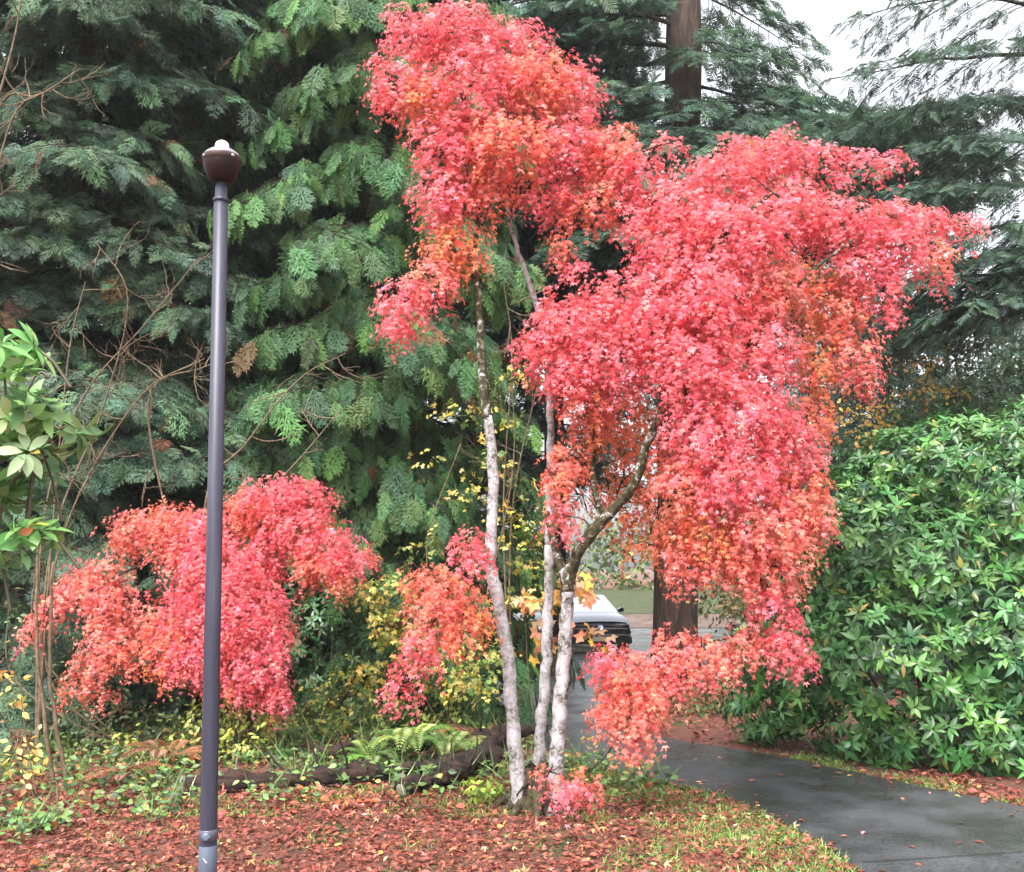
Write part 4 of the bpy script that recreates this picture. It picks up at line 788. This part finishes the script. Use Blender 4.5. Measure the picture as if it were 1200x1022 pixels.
for q in range(3):
    d = rl.standard_normal((n, 3)) * A3(.8, .8, 0) + A3(0, 0, .75); s_ = rl.uniform(.03, .075, n)
    inst(mb, T_GRASS, P + rl.normal(0, .008, (n, 3)) * A3(1, 1, 0), d, rl.standard_normal((n, 3)) * A3(1, 1, .1) + A3(0, 0, .5), s_, palette(GRS, n, None, .2, rl), SY=np.full(n, .11))
mb.build('grass', M['leaf'], kind='stuff')

GC = [(.10, .19, .055), (.14, .25, .07), (.075, .14, .05), (.20, .28, .08), (.06, .11, .05)]
mb = MB(); P = scatter(30000, -5.5, 1.2, 5.4, 11, rl); px, py = to_px(P)
e = 958 - 22 * sst(150, 420, px) + 34 * sst(160, 0, px) + 9 * np.sin(px / 23.) + 6 * np.sin(px / 9.1)      # the wood's edge, uneven
k = (py < e) & (rl.random(len(P)) < np.clip(.5 + .5 * pnoise(P[:, 0], P[:, 1], 1.6, 4), .06, 1)); P = P[k]; n = len(P)
hh = .03 + .12 * rl.random(n) ** 1.5 * (1 + .7 * pnoise(P[:, 0], P[:, 1], 1.1, 2)); P[:, 2] += hh
C = palette(GC, n, None, .22, rl); kk = rl.random(n) < .05; C[kk] = palette([(.4, .16, .06), (.5, .4, .1)], kk.sum(), None, .15, rl)
inst(mb, T_OVAL, P, rl.standard_normal((n, 3)) * A3(1, 1, .3), A3(0, -.3, 1) + .5 * rl.standard_normal((n, 3)), rl.uniform(.035, .075, n), C)
tall = rl.random(n) < .16; Pt = P[tall] - A3(0, 0, .05); m_ = len(Pt)
inst(mb, T_GRASS, Pt, rl.standard_normal((m_, 3)) * A3(.5, .5, 0) + A3(0, 0, 1), rl.standard_normal((m_, 3)) * A3(1, 1, .1), rl.uniform(.12, .34, m_), palette(GC + [(.3, .27, .14)], m_, None, .2, rl), SY=np.full(m_, .16))
mb.build('ground_cover', M['leaf'], kind='stuff')

# ------------------------------------------------------------------ LAMP POST
M['pole_paint'] = rockmat('pole_paint', [(.3, (.022, .022, .036)), (.5, (.034, .034, .054)), (.62, (.042, .042, .064)), (.72, (.075, .075, .095))], 30, .42, .04, 8, (1, 1, .06), spec=.4)
M['bronze'] = plain('bronze', (.013, .004, .003), .45, 0, .2, .3, 18)
M['pale_metal'] = plain('pale_metal', (.24, .21, .24), .4, .2, .5, .2, 25)
M['opal'] = plain('opal_globe', (.80, .80, .82), .25, 0, .5, .03)
M['sleeve'] = plain('blue_grey_sleeve', (.10, .12, .17), .5, 0, .4, .15, 40)
M['white'] = plain('white_scratch', (.75, .75, .75), .6)
YP = 5.0; pb = at(243.5, 1036, YP); pb[2] = 0.0; ptop = at(259, 236, YP)
root = thing('lamp_post', 'tall slender grey-blue lamp post with a bronze bowl head and pale dome', 'lamp post', pb)
px_ = lambda y_: pb + (ptop - pb) * ((at(250, y_, YP)[2] - pb[2]) / (ptop[2] - pb[2]))
u_ = nrm(ptop - pb); m1 = YP / FPX
mb = MB(); lathe(mb, pb, [(.043, -.08), (.043, .0), (.0415, .25), (.0405, 1.2), (.0365, np.linalg.norm(ptop - pb) - .003), (.030, np.linalg.norm(ptop - pb))], 32, axis=u_); mb.build('pole', M['pole_paint'], root)
mb = MB(); lathe(mb, pb, [(.0, .045), (.11, .045), (.12, .03), (.12, -.03)], 28, axis=u_); mb.build('base_plate', M['pole_paint'], root)
mb = MB(); lathe(mb, px_(1022), [(.0425, -.01), (.0445, -.006), (.0445, 28 * m1), (.0425, 29 * m1)], 28, axis=u_); sl = mb.build('sleeve', M['sleeve'], root)
mb = MB(); q = px_(1006) + A3(0, -.0462, 0); rings(mb, [[q + A3(-.012, 0, .010), q + A3(-.008, 0, .013), q + A3(-.008, -.002, .013)], [q + A3(.006, 0, -.010), q + A3(.011, 0, -.007), q + A3(.011, -.002, -.007)]]); mb.build('scratch', M['white'], sl)
mb = MB(); lathe(mb, px_(984), [(.042, 0), (.0455, .004), (.0455, .046), (.042, .05)], 28, axis=u_); cl = mb.build('collar', plain('collar_paint', (.07, .07, .10), .4), root)
mb = MB(); lathe(mb, px_(978) + A3(.004, -.043, 0), [(.021, 0), (.021, .010), (.014, .016), (.0, .017)], 6, axis=A3(0, -1, 0), smooth=False); mb.build('bolt', M['sleeve'], cl)
t_ = ptop - u_ * .0
mb = MB(); lathe(mb, t_, [(.0375, -.006), (.042, -.002), (.042, .012), (.0375, .016), (.032, .017), (.030, .085), (.025, .09), (.025, .13)], 28, axis=u_); mb.build('neck', M['pole_paint'], root)
hd = t_ + u_ * .104; HS = .90
sc_ = lambda pr: [(a * HS, b * HS) for a, b in pr]
mb = MB(); lathe(mb, hd, sc_([(.0, -.002), (.060, .0), (.070, .010), (.097, .068), (.106, .105), (.107, .124)]), 32, axis=u_); hs_ = mb.build('lamp_bowl', M['bronze'], root)
mb = MB(); lathe(mb, hd, sc_([(.1075, .122), (.110, .124), (.1105, .150), (.108, .156), (.10, .158)]), 32, axis=u_); mb.build('rim', plain('rim_bronze', (.045, .022, .018), .5, 0, .3, .4, 30), root)
mb = MB(); lathe(mb, hd, sc_([(.106, .1585), (.098, .174), (.078, .190), (.045, .200), (.03, .201)]), 32, axis=u_); dm = mb.build('dome', M['pale_metal'], root)
mb = MB(); lathe(mb, hd, sc_([(.034, .194), (.040, .207), (.042, .224), (.036, .244), (.020, .256), (.0, .259)]), 24, axis=u_); mb.build('finial_globe', M['opal'], dm)
for a in (-50, 50):
    mb = MB(); dr = A3(math.sin(rad(a)), -math.cos(rad(a)), 0); lathe(mb, hd + u_ * .126 + dr * .099, [(.009, 0), (.009, .004), (.0, .007)], 8, axis=dr); mb.build('clip', M['pale_metal'], root)

# ------------------------------------------------------------------ CARS in the car park, marker post
M['car_dark'] = plain('dark_blue_paint', (.012, .014, .035), .18, 0, .6, .1, 3, 1.0)
M['car_white'] = plain('white_paint', (.78, .79, .82), .2, 0, .6, .03, 3, 1.0)
M['bonnet_sky_sheen'] = plain('dark_blue_sky_sheen', (.10, .11, .16), .2, .2, .6, .05, 3, 1.0)  # dark blue bonnet, sky reflection put into its paler colour
M['car_grey'] = plain('grey_paint', (.10, .11, .12), .25, .3, .6, .1, 3, 1.0)
M['glass'] = plain('sky_mirroring_glass', (.80, .83, .88), .06, .85, .6, .03)
M['dark_glass'] = plain('dark_glass', (.02, .022, .03), .05, 0, .8, .1)
M['chrome'] = plain('chrome', (.75, .75, .82), .12, 1, .5, .03)
M['rubber'] = plain('rubber', (.015, .015, .016), .8)
M['black_plastic'] = plain('black_plastic', (.012, .012, .014), .5)
M['red'] = plain('red_paint', (.55, .03, .025), .35)
def car(label, pos, yaw, body, hood, wind, group):
    c, s = math.cos(yaw), math.sin(yaw); root = thing('parked_car', label, 'car', pos, group)
    W = lambda V: (np.asarray(V, float).reshape(-1, 3) @ np.array([[c, s, 0], [-s, c, 0], [0, 0, 1]])) + pos
    def loft(name, st, mat, parent=root, sm=True):            # st: (y, half width low, half width high, z low, z high)
        secs = []
        for (y, w0, w1, z0, z1) in st:
            zm = z0 + .55 * (z1 - z0); wm = max(w0, w1) * 1.015
            secs.append(W([(-w0, y, z0), (-wm, y, zm), (-w1, y, z1 - .03), (-w1 + .06, y, z1), (0, y, z1 + .015), (w1 - .06, y, z1), (w1, y, z1 - .03), (wm, y, zm), (w0, y, z0)]))
        mb = MB(); rings(mb, secs, smooth=False); return mb.build(name, mat, parent)
    bd = loft('body', [(-2.28, .72, .70, .34, .62), (-2.2, .84, .80, .28, .78), (-1.9, .90, .86, .22, .90), (-1.0, .92, .88, .2, 1.0), (0, .92, .88, .2, 1.02), (1.4, .92, .88, .2, 1.04), (2.1, .88, .84, .24, 1.02), (2.28, .76, .72, .4, .9)], body)
    mb = MB(); rings(mb, [W([(-.80 + .04 * (y + 2.2), y, z), (-.4, y, z + .03), (0, y, z + .038), (.4, y, z + .03), (.80 - .04 * (y + 2.2), y, z)]) for y, z in [(-2.2, .81), (-1.9, .925), (-1.4, .985), (-.95, 1.03)]], close=False, capends=False, smooth=True); mb.build('bonnet', hood, root)
    loft('cabin', [(-.62, .78, .70, 1.0, 1.12), (-.25, .78, .64, 1.0, 1.36), (.1, .78, .60, 1.0, 1.47), (1.3, .78, .60, 1.0, 1.47), (1.75, .78, .62, 1.0, 1.30), (2.1, .76, .70, 1.0, 1.06)], M['dark_glass'])
    mb = MB(); rings(mb, [W([(-w_, y, z), (0, y - .05, z + .025), (w_, y, z)]) for y, z, w_ in [(-.98, 1.035, .80), (-.5, 1.25, .70), (.03, 1.485, .60)]], close=False, capends=False, smooth=True); mb.build('windscreen', wind, root)
    mb = MB(); rings(mb, [W([(-.61, y, z), (-.3, y, z + .03), (0, y, z + .04), (.3, y, z + .03), (.61, y, z)]) for y, z in [(.04, 1.488), (.5, 1.50), (1.3, 1.485)]], close=False, capends=False, smooth=True); mb.build('roof', body, root)
    loft('grille', [(-2.31, .60, .62, .52, .72), (-2.26, .60, .62, .52, .72)], M['black_plastic'])
    loft('bumper', [(-2.36, .70, .74, .26, .46), (-2.25, .86, .84, .26, .48)], M['black_plastic'])
    loft('trim_bar', [(-2.335, .74, .74, .645, .675), (-2.30, .76, .76, .645, .675)], M['chrome']); loft('trim_bar', [(-2.375, .80, .80, .475, .515), (-2.30, .84, .84, .475, .515)], M['chrome'])
    mb = MB(); lathe(mb, W([(0, -2.337, .66)])[0], [(.09, 0), (.09, .015), (.06, .022), (0, .024)], 18, axis=A3(s, -c, 0)); mb.build('badge', M['chrome'], root)
    loft('number_plate', [(-2.385, .26, .26, .34, .45), (-2.36, .26, .26, .34, .45)], M['car_white'])
    for sg in (1, -1):
        mb = MB(); rings(mb, [W([(sg * x, y, z0), (sg * x, y, z1), (sg * x, y + .1, z1), (sg * x, y + .1, z0)]) for x, y, z0, z1 in [(.60, -2.27, .62, .74), (.72, -2.24, .62, .77), (.85, -2.06, .66, .80)]]); mb.build('headlight', M['chrome'], root)
        mb = MB(); rings(mb, [W([(sg * x, y, z0), (sg * x, y, z1), (sg * x, y + .12, z1), (sg * x, y + .12, z0)]) for x, y, z0, z1 in [(.84, -.68, 1.03, 1.10), (.95, -.70, 1.02, 1.15), (1.03, -.66, 1.04, 1.13)]]); mb.build('mirror', body, root)
        for y in (-1.42, 1.42):
            ax = A3(c * sg, s * sg, 0); o_ = W([(sg * .70, y, .33)])[0]
            mb = MB(); lathe(mb, o_, [(.20, .0), (.32, .0), (.335, .04), (.335, .18), (.31, .225), (.22, .225)], 24, axis=ax); wh = mb.build('wheel', M['rubber'], root)
            mb = MB(); lathe(mb, o_, [(.225, .20), (.20, .215), (.06, .20), (.0, .215)], 14, axis=ax, smooth=False); mb.build('rim', M['chrome'], wh)
    return root
p = A3(X_at(683, 29), 29, float(hgt(0, 28)) + .03)
car('dark blue parked car facing us with a bright windscreen, seen between the trunks', p, rad(7), M['car_dark'], M['bonnet_sky_sheen'], M['glass'], 'cars in the car park')
p = A3(X_at(618, 29.5), 29.5, float(hgt(0, 29)) + .03)
car('grey parked car half hidden by leaves, left of the dark blue one', p, rad(7), M['car_grey'], M['car_grey'], M['dark_glass'], 'cars in the car park')
p = A3(X_at(612, 18), 18, float(hgt(0, 18)))
root = thing('marker_post', 'short red marker post at the edge of the car park, left of the white trunks', 'post', p)
mb = MB(); lathe(mb, p, [(.05, -.1), (.05, .62), (.045, .66), (.0, .68)], 14); mb.build('shaft', M['red'], root)
mb = MB(); lathe(mb, p, [(.0505, .50), (.053, .505), (.053, .56), (.0505, .565)], 14); mb.build('band', M['car_white'], root)

# ------------------------------------------------------------------ thin haze added to lift the dark shadows among the trees
m, t, N, L = newmat('shadow_lift_haze'); pv = N("ShaderNodeVolumePrincipled"); pv.inputs['Color'].default_value = (.93, .95, .97, 1); pv.inputs['Density'].default_value = .0009; pv.inputs['Anisotropy'].default_value = .2
ou = N("ShaderNodeOutputMaterial"); L(pv.outputs[0], ou.inputs['Volume'])
mb = MB(); x0, x1, y0, y1, z0, z1 = -262, 262, -34, 424, -2.5, 30
mb.add([(x, y, z) for z in (z0, z1) for y in (y0, y1) for x in (x0, x1)], [(0, 2, 3), (0, 3, 1), (4, 5, 7), (4, 7, 6), (0, 1, 5), (0, 5, 4), (2, 6, 7), (2, 7, 3), (0, 4, 6), (0, 6, 2), (1, 3, 7), (1, 7, 5)])
mb.build('haze', m, kind='stuff')
